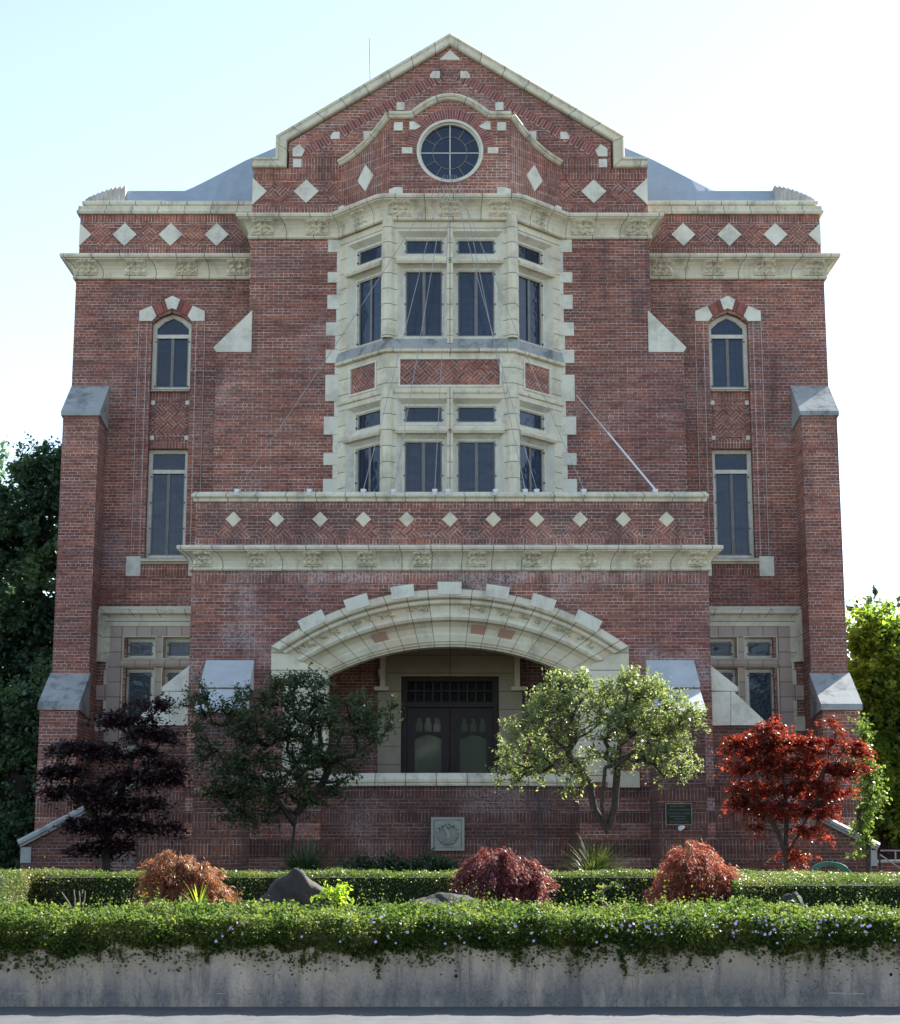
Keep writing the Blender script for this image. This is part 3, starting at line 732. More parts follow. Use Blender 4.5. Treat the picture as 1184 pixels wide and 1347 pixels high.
# band of soldier courses + diamonds
zd = Z(252, YC); hd = .29
for s in (-1, 1):
    xi = xb_out - .02
    mb = MB(); slab(mb, F, mir(rect(xi, gxo + .002, gz, Z(271, YC)), s), -.1, .008); slab(mb, F, mir(rect(xi, gxo + .002, Z(236, YC), zk), s), -.1, .008)
    slab(mb, F, mir(rect(xi - .5, xk - .15, Z(221, YC), Z(208, YC)), s), -.1, .008)
    obj('soldier_course', mb, 'brick_soldier')
    for u in (367, 440):
        x, _ = G(u, 252); w_ = .5; hh = .27
        mb = MB(); slab(mb, F, mir([(x - .32, zd), (x - .05, zd - hh), (x + .05, zd - hh), (x + .32, zd), (x + .05, zd + hh), (x - .05, zd + hh)], s), -.1, .01); obj('brick_panel', mb, 'brick_basket')
    x, _ = G(403, 252)
    mb = MB(); slab(mb, F, mir([(x - hd, zd), (x, zd - hd), (x + hd, zd), (x, zd + hd)], s), -.1, .03); obj('diamond', mb, 'stone_clean', bevel=.008)
    mb = MB(); slab(mb, F, mir([(gxo + .004, zd - .33), (gxo + .004, zd + .33), (gxo - .33, zd)], s), -.3, .03); obj('diamond', mb, 'stone_clean')
    for (u, v, w_, h_) in ((391, 215, .2, .2), (441, 178.5, .21, .18), (484, 178, .2, .19), (527, 140, .19, .2), (572, 98.5, .23, .18)):
        x, z_ = G(u, v); mb = MB()
        if u in (441, 572): po = [(x - w_ / 2, z_ - h_ / 2), (x + w_ / 2, z_ - h_ / 2), (x + w_ / 2, z_), (x + w_ / 6, z_ + h_ / 2), (x - w_ / 2, z_ + h_ / 2)]
        else: po = rect(x - w_ / 2, x + w_ / 2, z_ - h_ / 2, z_ + h_ / 2)
        slab(mb, F, mir(po, s), -.05, .022); obj('corner_stone', mb, 'stone_clean', bevel=.006)
    mb = MB(); po = [G(385, 206), G(397, 206), G(401, 198), G(394, 190), G(385, 196)]; slab(mb, F, mir(po, s), -.05, .022); obj('corner_stone', mb, 'stone_clean', bevel=.006)
    # raking voussoirs under the coping
    A = (xk - .28, ks[1] - .12); B = (.26, ga - .62); L = math.dist(A, B); n_ = int(L / .075); mb = MB()
    d = ((B[0] - A[0]) / L, (B[1] - A[1]) / L); nn = (-d[1], d[0])
    for k in range(n_):
        t0 = k * L / n_ + .006; t1 = (k + 1) * L / n_ - .006
        p = lambda t, o: (A[0] + d[0] * t + nn[0] * o, A[1] + d[1] * t + nn[1] * o)
        slab(mb, F, mir([p(t0, .02), p(t1, .02), p(t1, .24 - .02 * (k % 2)), p(t0, .24 - .02 * (k % 2))], s), -.03, .006 + .004 * ((k * 7) % 3), back=False)
    mb.k = 1; slab(mb, F, mir([p(0, .02), p(L, .02), p(L, .24), p(0, .24)], s), -.03, .003, back=False); obj('voussoir', mb, ['brick_pieces', 'mortar'])
mb = MB(); slab(mb, F, [G(606, 79), G(578, 79), G(592, 66)][::-1], -.05, .022); obj('corner_stone', mb, 'stone_clean')
# gable coping: kneelers + rake
yk = ks[1] + .02
gp = [(-gxo - .02, zk), (-xk - .10, zk), (-xk - .10, yk), (0, ga + .02), (xk + .10, yk), (xk + .10, zk), (gxo + .02, zk)]
cprof = [(0, -.5), (0, .03), (-.0, .05), (.015, .10), (.05, .115), (.09, .10), (.10, .075), (.19, .055), (.20, .085), (.235, .09), (.265, .06), (.275, 0), (.275, -.5), (0, -.5)]
mb = MB(); vsweep(mb, F, gp, cprof, sgn=1); obj('coping', mb, 'stone_cornice')
# ------------------------------------------------------------------ shaped parapet on the bay, with the oculus
zq = lambda v: Z(v, YB + .05)
zp0 = bz1 - .02
fpar = FY(YB + .03)
zcor = zq(157); zflat = zq(157); 
Hc = zq(133)
def hump():
    pts = []; x1 = 1.16
    xs = np.linspace(-x1, x1, 25)
    rad = .98
    for x in xs:
        t = abs(x) / x1
        if t < .72: z_ = Hc - (1 - math.cos(t / .72 * math.pi / 2.35)) * (Hc - zflat) * 1.25
        else: z_ = max(zflat, Hc - (1 - math.cos(math.pi / 2.35)) * (Hc - zflat) * 1.25 - (t - .72) * .35)
        pts.append((float(x), float(max(z_, zflat))))
    return pts
hp = hump()
xf = -X(513, 160, YB)          # front facet half width at parapet level
outl = [(-xf, zp0), (xf, zp0), (xf, zflat)] + [(x, z_) for x, z_ in hp[::-1]] + [(-xf, zflat)]
oc = (0.0, zq(199)); ro = 43.5 / 2270 * (YB * CT + (oc[1] - EYE) * ST)
circ = lambda r, n=48: [(oc[0] + r * math.cos(2 * math.pi * k / n), oc[1] + r * math.sin(2 * math.pi * k / n)) for k in range(n)]
mb = MB(); slab(mb, fpar, outl, -.4, 0, [circ(ro + .01)]); obj('parapet', mb, 'brick')
mb = MB()                        # ring of voussoir bricks round the oculus head
n_ = 46
for k in range(n_):
    t0, t1 = math.pi * (k + .1) / n_, math.pi * (k + .9) / n_
    r0, r1 = ro + .01, ro + .24
    slab(mb, fpar, [(r0 * math.cos(t0), oc[1] + r0 * math.sin(t0)), (r1 * math.cos(t0), oc[1] + r1 * math.sin(t0)), (r1 * math.cos(t1), oc[1] + r1 * math.sin(t1)), (r0 * math.cos(t1), oc[1] + r0 * math.sin(t1))], -.03, .012 + .004 * (k % 2), back=False)
mb.k = 1; slab(mb, fpar, [(ro * math.cos(t), oc[1] + ro * math.sin(t)) for t in np.linspace(0, math.pi, 30)] + [((ro + .24) * math.cos(t), oc[1] + (ro + .24) * math.sin(t)) for t in np.linspace(math.pi, 0, 30)], -.02, .007, back=False); obj('voussoir', mb, ['brick_pieces', 'mortar'])
mb = MB()
slab(mb, fpar, circ(ro + .008), -.25, .02, [circ(ro - .05)]); slab(mb, fpar, circ(ro - .048), -.25, -.05, [circ(ro - .09)])
win = obj('round_window', mb, 'window_paint')
mb = MB(); slab(mb, fpar, circ(ro - .085), -.2, -.14, back=False, sides=False); mb.build('pane', 'glass', win)
mb = MB(); ri = ro - .09
slab(mb, fpar, rect(-ri, ri, oc[1] - .011, oc[1] + .011), -.15, -.12); slab(mb, fpar, rect(-.011, .011, oc[1] - ri, oc[1] - .012), -.15, -.12); slab(mb, fpar, rect(-.011, .011, oc[1] + .012, oc[1] + ri), -.15, -.09)
mb.build('mullion', 'window_paint', win)
mb = MB(); slab(mb, fpar, circ(ri * .6), -.15, -.12, [circ(ri * .6 - .015)])
for k in range(12):
    if k % 3 == 0: continue
    t = k * math.pi / 6; c_, s_ = math.cos(t), math.sin(t); e = .008
    po = [(c_ * ri * .6 - s_ * e, oc[1] + s_ * ri * .6 + c_ * e), (c_ * ri * .6 + s_ * e, oc[1] + s_ * ri * .6 - c_ * e), (c_ * ri + s_ * e, oc[1] + s_ * ri - c_ * e), (c_ * ri - s_ * e, oc[1] + s_ * ri + c_ * e)]
    slab(mb, fpar, po, -.15, -.12)
mb.build('glazing_bars', 'screen_frame', win)
# side facets of the parapet: concave sweep
zend = Z(219, YC)
off = .03
fl2 = Fr(-xb_out + .0, YC + off, fl.rx, fl.ry); fr2 = Fr(xf, YB + .03, fl.rx, -fl.ry)
LW2 = math.hypot(xb_out - xf, YC - YB)
fl2 = Fr(-xb_out, YC + .0, (xb_out - xf) / LW2, -(YC - YB - .03) / LW2); fr2 = Fr(xf, YB + .03, (xb_out - xf) / LW2, (YC - YB - .03) / LW2)
def crv(t): return zend + (zflat - zend) * (t ** 2.1 * .8 + .2 * t)   # rises towards the front corner
nT = 14
cl = [(LW2 * k / nT, crv(k / nT)) for k in range(nT + 1)]
mb = MB(); slab(mb, fl2, [(0, zp0), (LW2, zp0)] + cl[::-1], -.35, 0); obj('parapet', mb, 'brick_soldier'); mb = MB(); slab(mb, fr2, [(0, zp0), (LW2, zp0)] + [(LW2 - a, z_) for a, z_ in cl], -.35, 0); obj('parapet', mb, 'brick_soldier')
cp2 = [(0, -.4), (0, .03), (.03, .07), (.06, .075), (.075, .10), (.11, .115), (.15, .09), (.165, .03), (.165, -.4), (0, -.4)]
def world_path(F, pts): return [(F(a, z_, 0)) for a, z_ in pts]
mb = MB(); vsweep(mb, fl2, [(a, z_) for a, z_ in cl], cp2, sgn=1); vsweep(mb, fr2, [(LW2 - a, z_) for a, z_ in cl[::-1]], cp2, sgn=1)
vsweep(mb, fpar, [(-xf - .03, zflat)] + hp + [(xf + .03, zflat)], cp2, sgn=1); obj('coping', mb, 'stone_cornice')
mb = MB(); slab(mb, fpar, rect(-xf + .3, xf - .3, zp0, zp0 + .2), -.1, .01); obj('soldier_course', mb, 'brick_soldier')
for s in (-1, 1):
    mb = MB(); slab(mb, fpar, mir([(xf + .01, zp0), (xf + .01, zp0 + .18), (xf - .12, zp0 + .24), (xf - .3, zp0 + .24), (xf - .3, zp0)], s), -.1, .035); obj('corner_stone', mb, 'stone_clean', bevel=.01)
    for (u, v, w_, h_) in ((524, 166, .2, .2), (535.5, 197.5, .24, .15), (545, 165, .22, .19)):
        x = -X(u, v, YB); z_ = Z(v, YB); mb = MB()
        po = rect(x - w_ / 2, x + w_ / 2, z_ - h_ / 2, z_ + h_ / 2)
        if u == 545: po = [(x + w_ / 2, z_ - h_ / 2), (x + w_ / 2, z_ + h_ / 2), (x, z_ + h_ / 2), (x - w_ * .7, z_ - .02), (x - w_ * .1, z_ - h_ / 2)]
        slab(mb, fpar, mir(po, s), -.1, .028); obj('corner_stone', mb, 'stone_clean', bevel=.006)
    Fs = fl2 if s < 0 else fr2
    a = LW2 * .53 if s < 0 else LW2 * .47
    zz_ = Z(235, YB + .6); mb = MB(); slab(mb, Fs, [(a - .27, zz_), (a, zz_ - .32), (a + .27, zz_), (a, zz_ + .32)], -.05, .03); obj('diamond', mb, 'stone_clean', bevel=.008)
    a = .07 if s < 0 else LW2 - .07
    mb = MB(); slab(mb, Fs, rect(a - .09, a + .09, zp0, zp0 + .22), -.05, .035); obj('corner_stone', mb, 'stone_clean', bevel=.008)

# ------------------------------------------------------------------ roofs
YR0 = 40.2
rz = Z(250, YR0 + 3)
mb = MB()
# central cross roof behind the gable (front hip faces us at the sides)
def Rp(u, v, Y): x, z_ = P(u, v, Y); return (x, Y, z_)
zr = Z(213, YC + 1.2); z_low = Z(268, YW + .5)
prof = [(323, 211), (300, 223), (275, 236), (255, 246), (236, 254), (225, 262)]
YA, YZ = YC + .5, BACK - 1
for s in (-1, 1):
    pr = [P(u, v, YW + 1.0) for u, v in prof]; pr = [(-x, z_) for x, z_ in pr]
    pr = [(xC - 2.2, pr[0][1] + 1.2)] + pr
    for (a, b) in zip(pr, pr[1:]): mb.face([(s * a[0], YW + 1.0, a[1]), (s * b[0], YW + 1.0, b[1]), (s * b[0], YZ, b[1]), (s * a[0], YZ, a[1])])
    bot = pr[-1][1] - .6
    for (a, b) in zip(pr, pr[1:]): mb.face([(s * a[0], YW + 1.0, a[1]), (s * b[0], YW + 1.0, b[1]), (s * b[0], YW + .4, bot), (s * a[0], YW + .4, bot)])
# gable roof
zt_ = ga - .1
for s in (-1, 1): mb.face([(0, YC + .4, zt_), (0, YZ, zt_), (s * (xk + .2), YZ, ks[1] - .1), (s * (xk + .2), YC + .4, ks[1] - .1)])
for s in (-1, 1): mb.face([(s * (xk + .2), YC + .4, ks[1] - .1), (s * (xk + .2), YZ, ks[1] - .1), (s * (xk + .2), YZ, ks[1] - 2.2), (s * (xk + .2), YC + .4, ks[1] - 2.2)])
# low flat ridge of wings
zf = Z(251, YW + .8)
for s in (-1, 1):
    xo = xW - .3
    mb.face([(s * (xC - 2), YW + .35, z_low - .3), (s * xo, YW + .35, z_low - .3), (s * (xo - .6), YW + .8, zf), (s * (xC - 2), YW + .8, zf)])
    mb.face([(s * (xC - 2), YW + .8, zf), (s * (xo - .6), YW + .8, zf), (s * (xo - .6), YZ, zf), (s * (xC - 2), YZ, zf)])
obj('roof', mb, 'roof_metal')
for s in (-1, 1):     # tiled hip at each outer corner: overlapping courses
    mb = MB(); nT = 9; zb_ = Z(270, YW)
    for k in range(nT):
        t = k / (nT - 1); u0 = 112 + 46 * t; Yk = YW + .45 + t * .12; v_ = 259 - 14 * (1 - (1 - t) ** 1.6)
        xo_ = -X(u0, v_, Yk); z1 = Z(v_, Yk); xi_ = xo_ - .13
        for (a0, a1, dz) in ((Yk, Yk + 1.6, 0),):
            q8 = [(s * xo_, a0, z1 - .075), (s * xi_, a0, z1 + .03), (s * xi_, a1, z1 + .03), (s * xo_, a1, z1 - .075)]
            mb.face(q8); mb.face([(s * xo_, a0, z1 - .075), (s * xi_, a0, z1 + .03), (s * xi_, a0, zb_), (s * xo_, a0, zb_)])
            mb.face([(s * xo_, a0, zb_), (s * xo_, a1, zb_), (s * xo_, a1, z1 - .075), (s * xo_, a0, z1 - .075)]); mb.face([(s * xi_, a0, zb_), (s * xi_, a1, zb_), (s * xi_, a1, z1 + .03), (s * xi_, a0, z1 + .03)])
    obj('roof_tiles', mb, 'roof_tile')
mb = MB(); mb.box(-xW + .1, xW - .1, BACK - .4, BACK, GZ, zc0 + 1.2); obj('wall', mb, 'brick')
mb = MB(); p0 = (X(488, 100, 44), 44, Z(140, 44)); mb_t = (X(486, 52, 44), 44, Z(50, 44)); tube(mb, [p0, mb_t], .012, 5); obj('antenna', mb, 'dark_metal')

# ================================================================== PORCH
F = FY(YP)
xP = -X(252, 760, YP); zpc0, zpc1 = Z(751, YP), Z(717, YP)
arch_vo = lambda d: 775 + 403 - math.sqrt(403 ** 2 - d * d)
arch_vi = lambda d: 849 + 360 - math.sqrt(360 ** 2 - d * d)
# opening outline in metres (arch + jambs)
xj = -X(430, 950, YP); zsill = Z(1019, YP)
NA = 40
def arc(k, n=NA):       # k 0 = outer edge, 1 = inner edge; returns list of (x, z) left->right in plane YP
    pts = []
    for i in range(n + 1):
        t = -1 + 2 * i / n
        do, di = 235 * t, 161 * t
        vo, vi = arch_vo(do), arch_vi(di)
        u, v = 592 + do * (1 - k) + di * k, vo * (1 - k) + vi * k
        pts.append(P(u, v, YP))
    return pts
inn = arc(1); out = arc(0)
inn[0] = (-xj, inn[0][1]); inn[-1] = (xj, inn[-1][1])
hole = [(-xj, zsill - .3)] + inn + [(xj, zsill - .3)]
xS = -X(357, 870, YP); zS0 = Z(893, YP)
# brick front with the whole arch surround cut out
xS2 = -X(372, 960, YP)
cut = [(-xS2, zsill - .15), (-xS2, zS0), (-xS, zS0)] + out + [(xS, zS0), (xS2, zS0), (xS2, zsill - .15)]
mb = MB()
slab(mb, F, [(-xP, GZ - .3), (xP, GZ - .3), (xP, zpc0 + .05), (-xP, zpc0 + .05)], -.5, 0, [cut])
mb.box(-xP, -xP + .5, YP + .501, YC - .01, GZ - .3, zpc0 + .05); mb.box(xP - .5, xP, YP + .501, YC - .01, GZ - .3, zpc0 + .05)
obj('porch_wall', mb, 'brick_white')
mb = MB(); slab(mb, F, rect(-xP - .001, xP + .001, Z(767, YP), zpc0 + .02), -.1, .006); obj('soldier_course', mb, 'brick_soldier_white')
# arch mouldings: stations (k, out) lofted between the outer and inner curve
st = [(0, -.1), (0, .05), (.02, .12), (.13, .15), (.16, .13), (.17, .06), (.185, .02), (.20, .02), (.205, .07), (.24, .08), (.265, .06), (.27, -.01), (.29, -.03), (.42, -.06), (.445, -.05), (.45, .05), (.50, .085), (.55, .055), (.56, -.03), (.575, -.09), (.65, -.17), (.755, -.20), (.765, -.14), (.80, -.12), (.91, -.15), (.915, -.19), (.93, -.19), (.935, -.17), (.96, -.18), (.965, -.22), (1.0, -.23), (1.0, -.62)]
rows = [[(x, z_, n) for x, z_ in arc(k)] for k, n in st]
mb = MB(); cum = [0]
for i in range(NA): cum.append(cum[-1] + math.dist(out[i], out[i + 1]))
for j in range(len(st) - 1):
    for i in range(NA):
        q4 = [rows[j][i], rows[j][i + 1], rows[j + 1][i + 1], rows[j + 1][i]]
        mid = cum[-1] / 2
        mb.face([F(*p) for p in q4], [(cum[i] - mid, j * .1), (cum[i + 1] - mid, j * .1), (cum[i + 1] - mid, j * .1 + .1), (cum[i] - mid, j * .1 + .1)])
obj('arch', mb, 'stone_arch')
for s in (-1, 1):      # spandrel shoulders and jambs
    mb = MB(); e = [(abs(p[0]), p[1]) for p in (out[-1], inn[-1])]
    slab(mb, F, mir([e[1], e[0], (xS, zS0), (xS2, zS0 + .0), (xS2, zsill - .15), (xj, zsill - .15)], s), -.6, .02); obj('jamb', mb, 'stone_block', bevel=.01)
    mb = MB(); slab(mb, F, mir(rect(-X(385, 1015, YP), -X(343, 1015, YP), Z(1036, YP), Z(1014, YP)), s), -.1, .06); obj('base_stone', mb, 'stone', bevel=.01)
# keystones standing proud of the hood
def rad(u, v, off):     # move outward from arc centre (592,1178) by off px
    dx, dy = u - 592, v - 1178; L = math.hypot(dx, dy); return P(u + dx / L * off, v + dy / L * off, YP)
for d0, d1 in ((-196, -165), (-137, -107), (-77, -47), (-16, 15), (47, 77), (107, 137), (165, 196)):
    p = [rad(592 + d0, arch_vo(d0), 8.5), rad(592 + d1, arch_vo(d1), 8.5), rad(592 + d1, arch_vo(d1), -8), rad(592 + d0, arch_vo(d0), -8)]
    mb = MB(); slab(mb, F, p, -.05, .165); obj('keystone', mb, 'stone_clean', bevel=.012)
for d0 in (-171, -121, -86, -36, 36, 86, 121, 171, -200, 200):     # leaf carvings in the inner moulding
    pts0 = arc(.33); t = (d0 / 235 + 1) / 2 * NA; i = int(t)
    (x0, z0), (x1, z1) = pts0[i - 1], pts0[i + 1]; L = math.dist(pts0[i - 1], pts0[i + 1]); dx, dz = (x1 - x0) / L, (z1 - z0) / L
    cx, cz = (x0 + x1) / 2, (z0 + z1) / 2; mb = MB(); rs = random.Random(d0)
    for k in range(16):
        a, b = rs.uniform(-.21, .21), rs.uniform(-.05, .05); r = rs.uniform(.022, .04)
        px, pz = cx + dx * a - dz * b, cz + dz * a + dx * b
        ring = [(px + r * math.cos(t_) * 1.4, pz + r * math.sin(t_)) for t_ in [j * math.pi / 3 for j in range(6)]]
        for j in range(6): mb.face([F(*ring[j], -.045), F(*ring[(j + 1) % 6], -.045), F(px, pz, .04)])
    obj('ornament', mb, 'stone_arch')
for d0 in (38, 92, -118):   # rust-stained voussoirs in the cove
    mb = MB(); i0 = int((d0 / 235 + 1) / 2 * NA)
    A0, A1 = [arc(.60)[i0], arc(.60)[i0 + 2]], [arc(.755)[i0], arc(.755)[i0 + 2]]; m0, m1 = arc(.60)[i0 + 1], arc(.755)[i0 + 1]
    for (a, b, c, d) in ((A0[0], m0, m1, A1[0]), (m0, A0[1], A1[1], m1)): mb.face([F(*a, -.108), F(*b, -.108), F(*c, -.195), F(*d, -.195)])
    obj('stained_stone', mb, 'terracotta_orange')
# cornice & ornaments
path = [(-xP, YC), (-xP, YP), (xP, YP), (xP, YC)]
mb = MB(); hsweep(mb, path, corn(zpc1 - zpc0, .85), zpc0); obj('cornice', mb, 'stone_cornice')
for u in (266, 338, 411, 482.5, 555, 628, 700, 772.6, 846, 918): leaf_ornament(F, X(u, 735, YP - .12), zpc0, zpc1 - zpc0, .40, .85)
# balcony parapet
xPa = xP - .05; zpa0, zpa1 = zpc1 - .02, Z(660, YP)
Fa = FY(YP + .02)
mb = MB(); za, zb_ = Z(709, YP), Z(668, YP)
slab(mb, Fa, rect(-xPa, xPa, za, zpa1), -.35, 0); mb.box(-xPa, -xPa + .35, YP + .371, YC, zpa0, zpa1); mb.box(xPa - .35, xPa, YP + .371, YC, zpa0, zpa1)
obj('parapet', mb, 'brick_dark')
mb = MB(); slab(mb, Fa, rect(-xPa, xPa, zpa0, za - .001), -.35, .004); slab(mb, Fa, rect(-xPa, xPa, zb_, zpa1), -.1, .006, back=False); obj('soldier_course', mb, 'brick_soldier')
du = [307, 364, 421, 478, 535, 592, 649, 706, 763, 820, 877]
spx = X(649, 683, YP) - X(592, 683, YP); zdm = Z(683, YP); hdm = .165
for k, u in enumerate(du):
    x = (k - 5) * spx; mb = MB()
    b0 = za + .02; hw_ = spx * .56
    # woven diagonal brick triangle below each diamond
    slab(mb, Fa, [(x - hw_ * .86, b0), (x + hw_ * .86, b0), (x, b0 + hw_ * 1.18)], -.1, .006 + .003 * (k % 2), back=False); obj('brick_panel', mb, 'brick_basket')
    mb = MB(); slab(mb, Fa, [(x - hdm, zdm), (x, zdm - hdm), (x + hdm, zdm), (x, zdm + hdm)], -.1, .025); obj('diamond', mb, 'stone', bevel=.006)
path = [(-xPa, YC), (-xPa, YP + .02), (xPa, YP + .02), (xPa, YC)]
ch = Z(646, YP) - zpa1
cpp = [(0, 0), (.05, 0), (.06, .04), (.045, .06), (.10, .10), (.10, .14), (.04, .21), (-.15, .23), (-.38, .17), (-.38, 0)]
mb = MB(); hsweep(mb, path, [(o, h * ch / .23) for o, h in cpp], zpa1); obj('coping', mb, 'stone_cornice')
mb = MB(); mb.box(-xP + .02, xP - .02, YP + .02, YC, zpc1 - .35, zpc1 - .05); obj('balcony_floor', mb, 'stone_cap')
# porch interior
zfl = Z(1019, YP) - .95
mb = MB(); mb.box(-xj + .01, xj - .01, YP + .01, YC - .5, zfl - .2, zfl); obj('porch_floor', mb, 'stone_cap')
Fb = FY(YC - .02)
dx0, dx1 = X(527, 950, YC), X(656, 950, YC); dz1 = Z(890, YC); dxc = (dx0 + dx1) / 2; dhw = (dx1 - dx0) / 2; dx0, dx1 = -dhw, dhw
mb = MB(); slab(mb, Fb, rect(-xP + .5, xP - .5, zfl, zpc0), -.4, 0, [rect(dx0 - .5, dx1 + .5, zfl + .01, dz1 + .8)])
for s in (-1, 1): mb.box(*sorted((s * (xj + .8), s * (xj + 1.1))), YP + .6, YC, zfl, zpc0)
obj('wall', mb, 'brick_dark')
sx_ = -X(497, 940, YC); szt = Z(862, YC)
mb = MB(); slab(mb, Fb, [(-sx_, zfl), (sx_, zfl), (sx_, Z(905, YC)), (sx_ - .18, Z(905, YC)), (sx_ - .18, dz1 + .78), (-sx_ + .18, dz1 + .78), (-sx_ + .18, Z(905, YC)), (-sx_, Z(905, YC))], -.3, .05, [rect(dx0, dx1, zfl + .01, dz1)]); obj('door_surround', mb, 'stone_dingy')
for s in (-1, 1):
    mb = MB(); slab(mb, Fb, mir(rect(sx_ - .17, sx_ - .05, Z(905, YC), dz1 + .78), s), -.1, .14); slab(mb, Fb, mir(rect(sx_ - .24, sx_ + .08, Z(909, YC), Z(904, YC)), s), -.1, .18); obj('label_mould', mb, 'stone')
mb = MB(); mb.box(-xP + .4, xP - .4, YP + .55, YC, zpc0 - .35, zpc0 - .25); obj('porch_ceiling', mb, 'stone_dingy')
# doors
dfl = zfl + .15
mb = MB(); slab(mb, Fb, rect(dx0, dx1, zfl, dz1), -.28, -.10, [rect(dx0 + .12, dx1 - .12, zfl + .01, dz1 - .1)])
ztr = Z(927, YC)
slab(mb, Fb, rect(dx0 + .12, dx1 - .12, ztr - .05, ztr + .07), -.28, -.08)
dr = obj('door_frame', mb, 'dark_wood')
mb = MB(); slab(mb, Fb, rect(dx0 + .1, dx1 - .1, ztr + .07, dz1 - .08), -.3, -.26, back=False); mb.build('pane', 'interior', dr)
mb = MB(); n_ = 10
for k in range(n_ + 1):
    x = dx0 + .12 + (dx1 - dx0 - .24) * k / n_; slab(mb, Fb, rect(x - .02, x + .02, ztr + .07, dz1 - .1), -.25, -.18)
slab(mb, Fb, rect(dx0 + .12, dx1 - .12, ztr + .30, ztr + .34), -.25, -.17)
mb.build('transom_bars', 'dark_wood', dr)
def trefoil(cx, z0, w_, h):
    pts = [(cx - w_ / 2, z0), (cx + w_ / 2, z0), (cx + w_ / 2, z0 + h * .5), (cx + w_ * .32, z0 + h * .62)]
    for k in range(7):
        t = -.3 + k * (math.pi + .6) / 6; pts.append((cx + w_ * .34 * math.cos(t), z0 + h * .78 + w_ * .34 * math.sin(t)))
    pts += [(cx - w_ * .32, z0 + h * .62), (cx - w_ / 2, z0 + h * .5)]
    return pts
for s in (-1, 1):
    a0, a1 = (dx0 + .125, -.012) if s < 0 else (.012, dx1 - .125)
    w2 = a1 - a0; m = X(563, 980, YC) if s < 0 else X(622.5, 980, YC); gw = .30
    zg0, zg1, zgm = zfl + .5, Z(964, YC), Z(967, YC)
    big = [(m - gw, zg0), (m + gw, zg0), (m + gw, Z(972, YC)), (m + gw * .5, Z(967.5, YC)), (m, Z(965.5, YC)), (m - gw * .5, Z(967.5, YC)), (m - gw, Z(972, YC))]
    tf = [trefoil(m + k * .2, Z(962, YC), .16, .34) for k in (-1, 0, 1)]
    mb = MB(); slab(mb, Fb, rect(a0, a1, zfl + .03, ztr - .052), -.22, -.16, [big] + tf); d = obj('door', mb, 'dark_wood')
    mb = MB(); slab(mb, Fb, rect(m - gw - .02, m + gw + .02, zg0 - .02, Z(940, YC)), -.2, -.195, back=False); mb.build('pane', 'door_glass', d)
    mb = MB(); hx = -.07 if s < 0 else .07; slab(mb, Fb, rect(hx - .02, hx + .02, dfl + .95, dfl + 1.2), -.16, -.10); mb.build('handle', 'bronze', d)
# bowed brick parapet wall below the arch
bw_n = 12; xb_f = -X(470, 1026, YP - .45); 
bowp = [(-xj - .1, YP - .01)] + [(xb_f * math.sin(t) / math.sin(1.0) * 1.0, YP - .42 - .16 * (math.cos(t) - math.cos(1.0)) / (1 - math.cos(1.0))) for t in np.linspace(-1.0, 1.0, bw_n)] + [(xj + .1, YP - .01)]
bowp = [(float(a), float(b)) for a, b in bowp]
zbt = Z(1034, YP - .5)
bands = [(GZ - .3, Z(1128, 35.3), 'brick_shaded'), (Z(1128, 35.3), Z(1105, 35.3), 'brick_soldier_shaded'), (Z(1105, 35.3), Z(1082, 35.3), 'brick_shaded'), (Z(1082, 35.3), Z(1066, 35.3), 'brick_soldier_shaded'), (Z(1066, 35.3), Z(1048, 35.3), 'brick_shaded'), (Z(1048, 35.3), zbt, 'brick_soldier_shaded')]
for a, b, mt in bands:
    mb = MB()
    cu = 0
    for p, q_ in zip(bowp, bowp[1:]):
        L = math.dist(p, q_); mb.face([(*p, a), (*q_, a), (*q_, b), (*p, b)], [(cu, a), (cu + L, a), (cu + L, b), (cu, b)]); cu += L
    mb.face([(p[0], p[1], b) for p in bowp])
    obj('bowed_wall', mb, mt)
mb = MB(); hsweep(mb, bowp, [(0, 0), (.06, 0), (.07, .03), (.03, .055), (.06, .08), (.055, .13), (-.05, .26), (-.25, .26), (-.25, 0)], zbt); obj('coping', mb, 'stone_cornice')
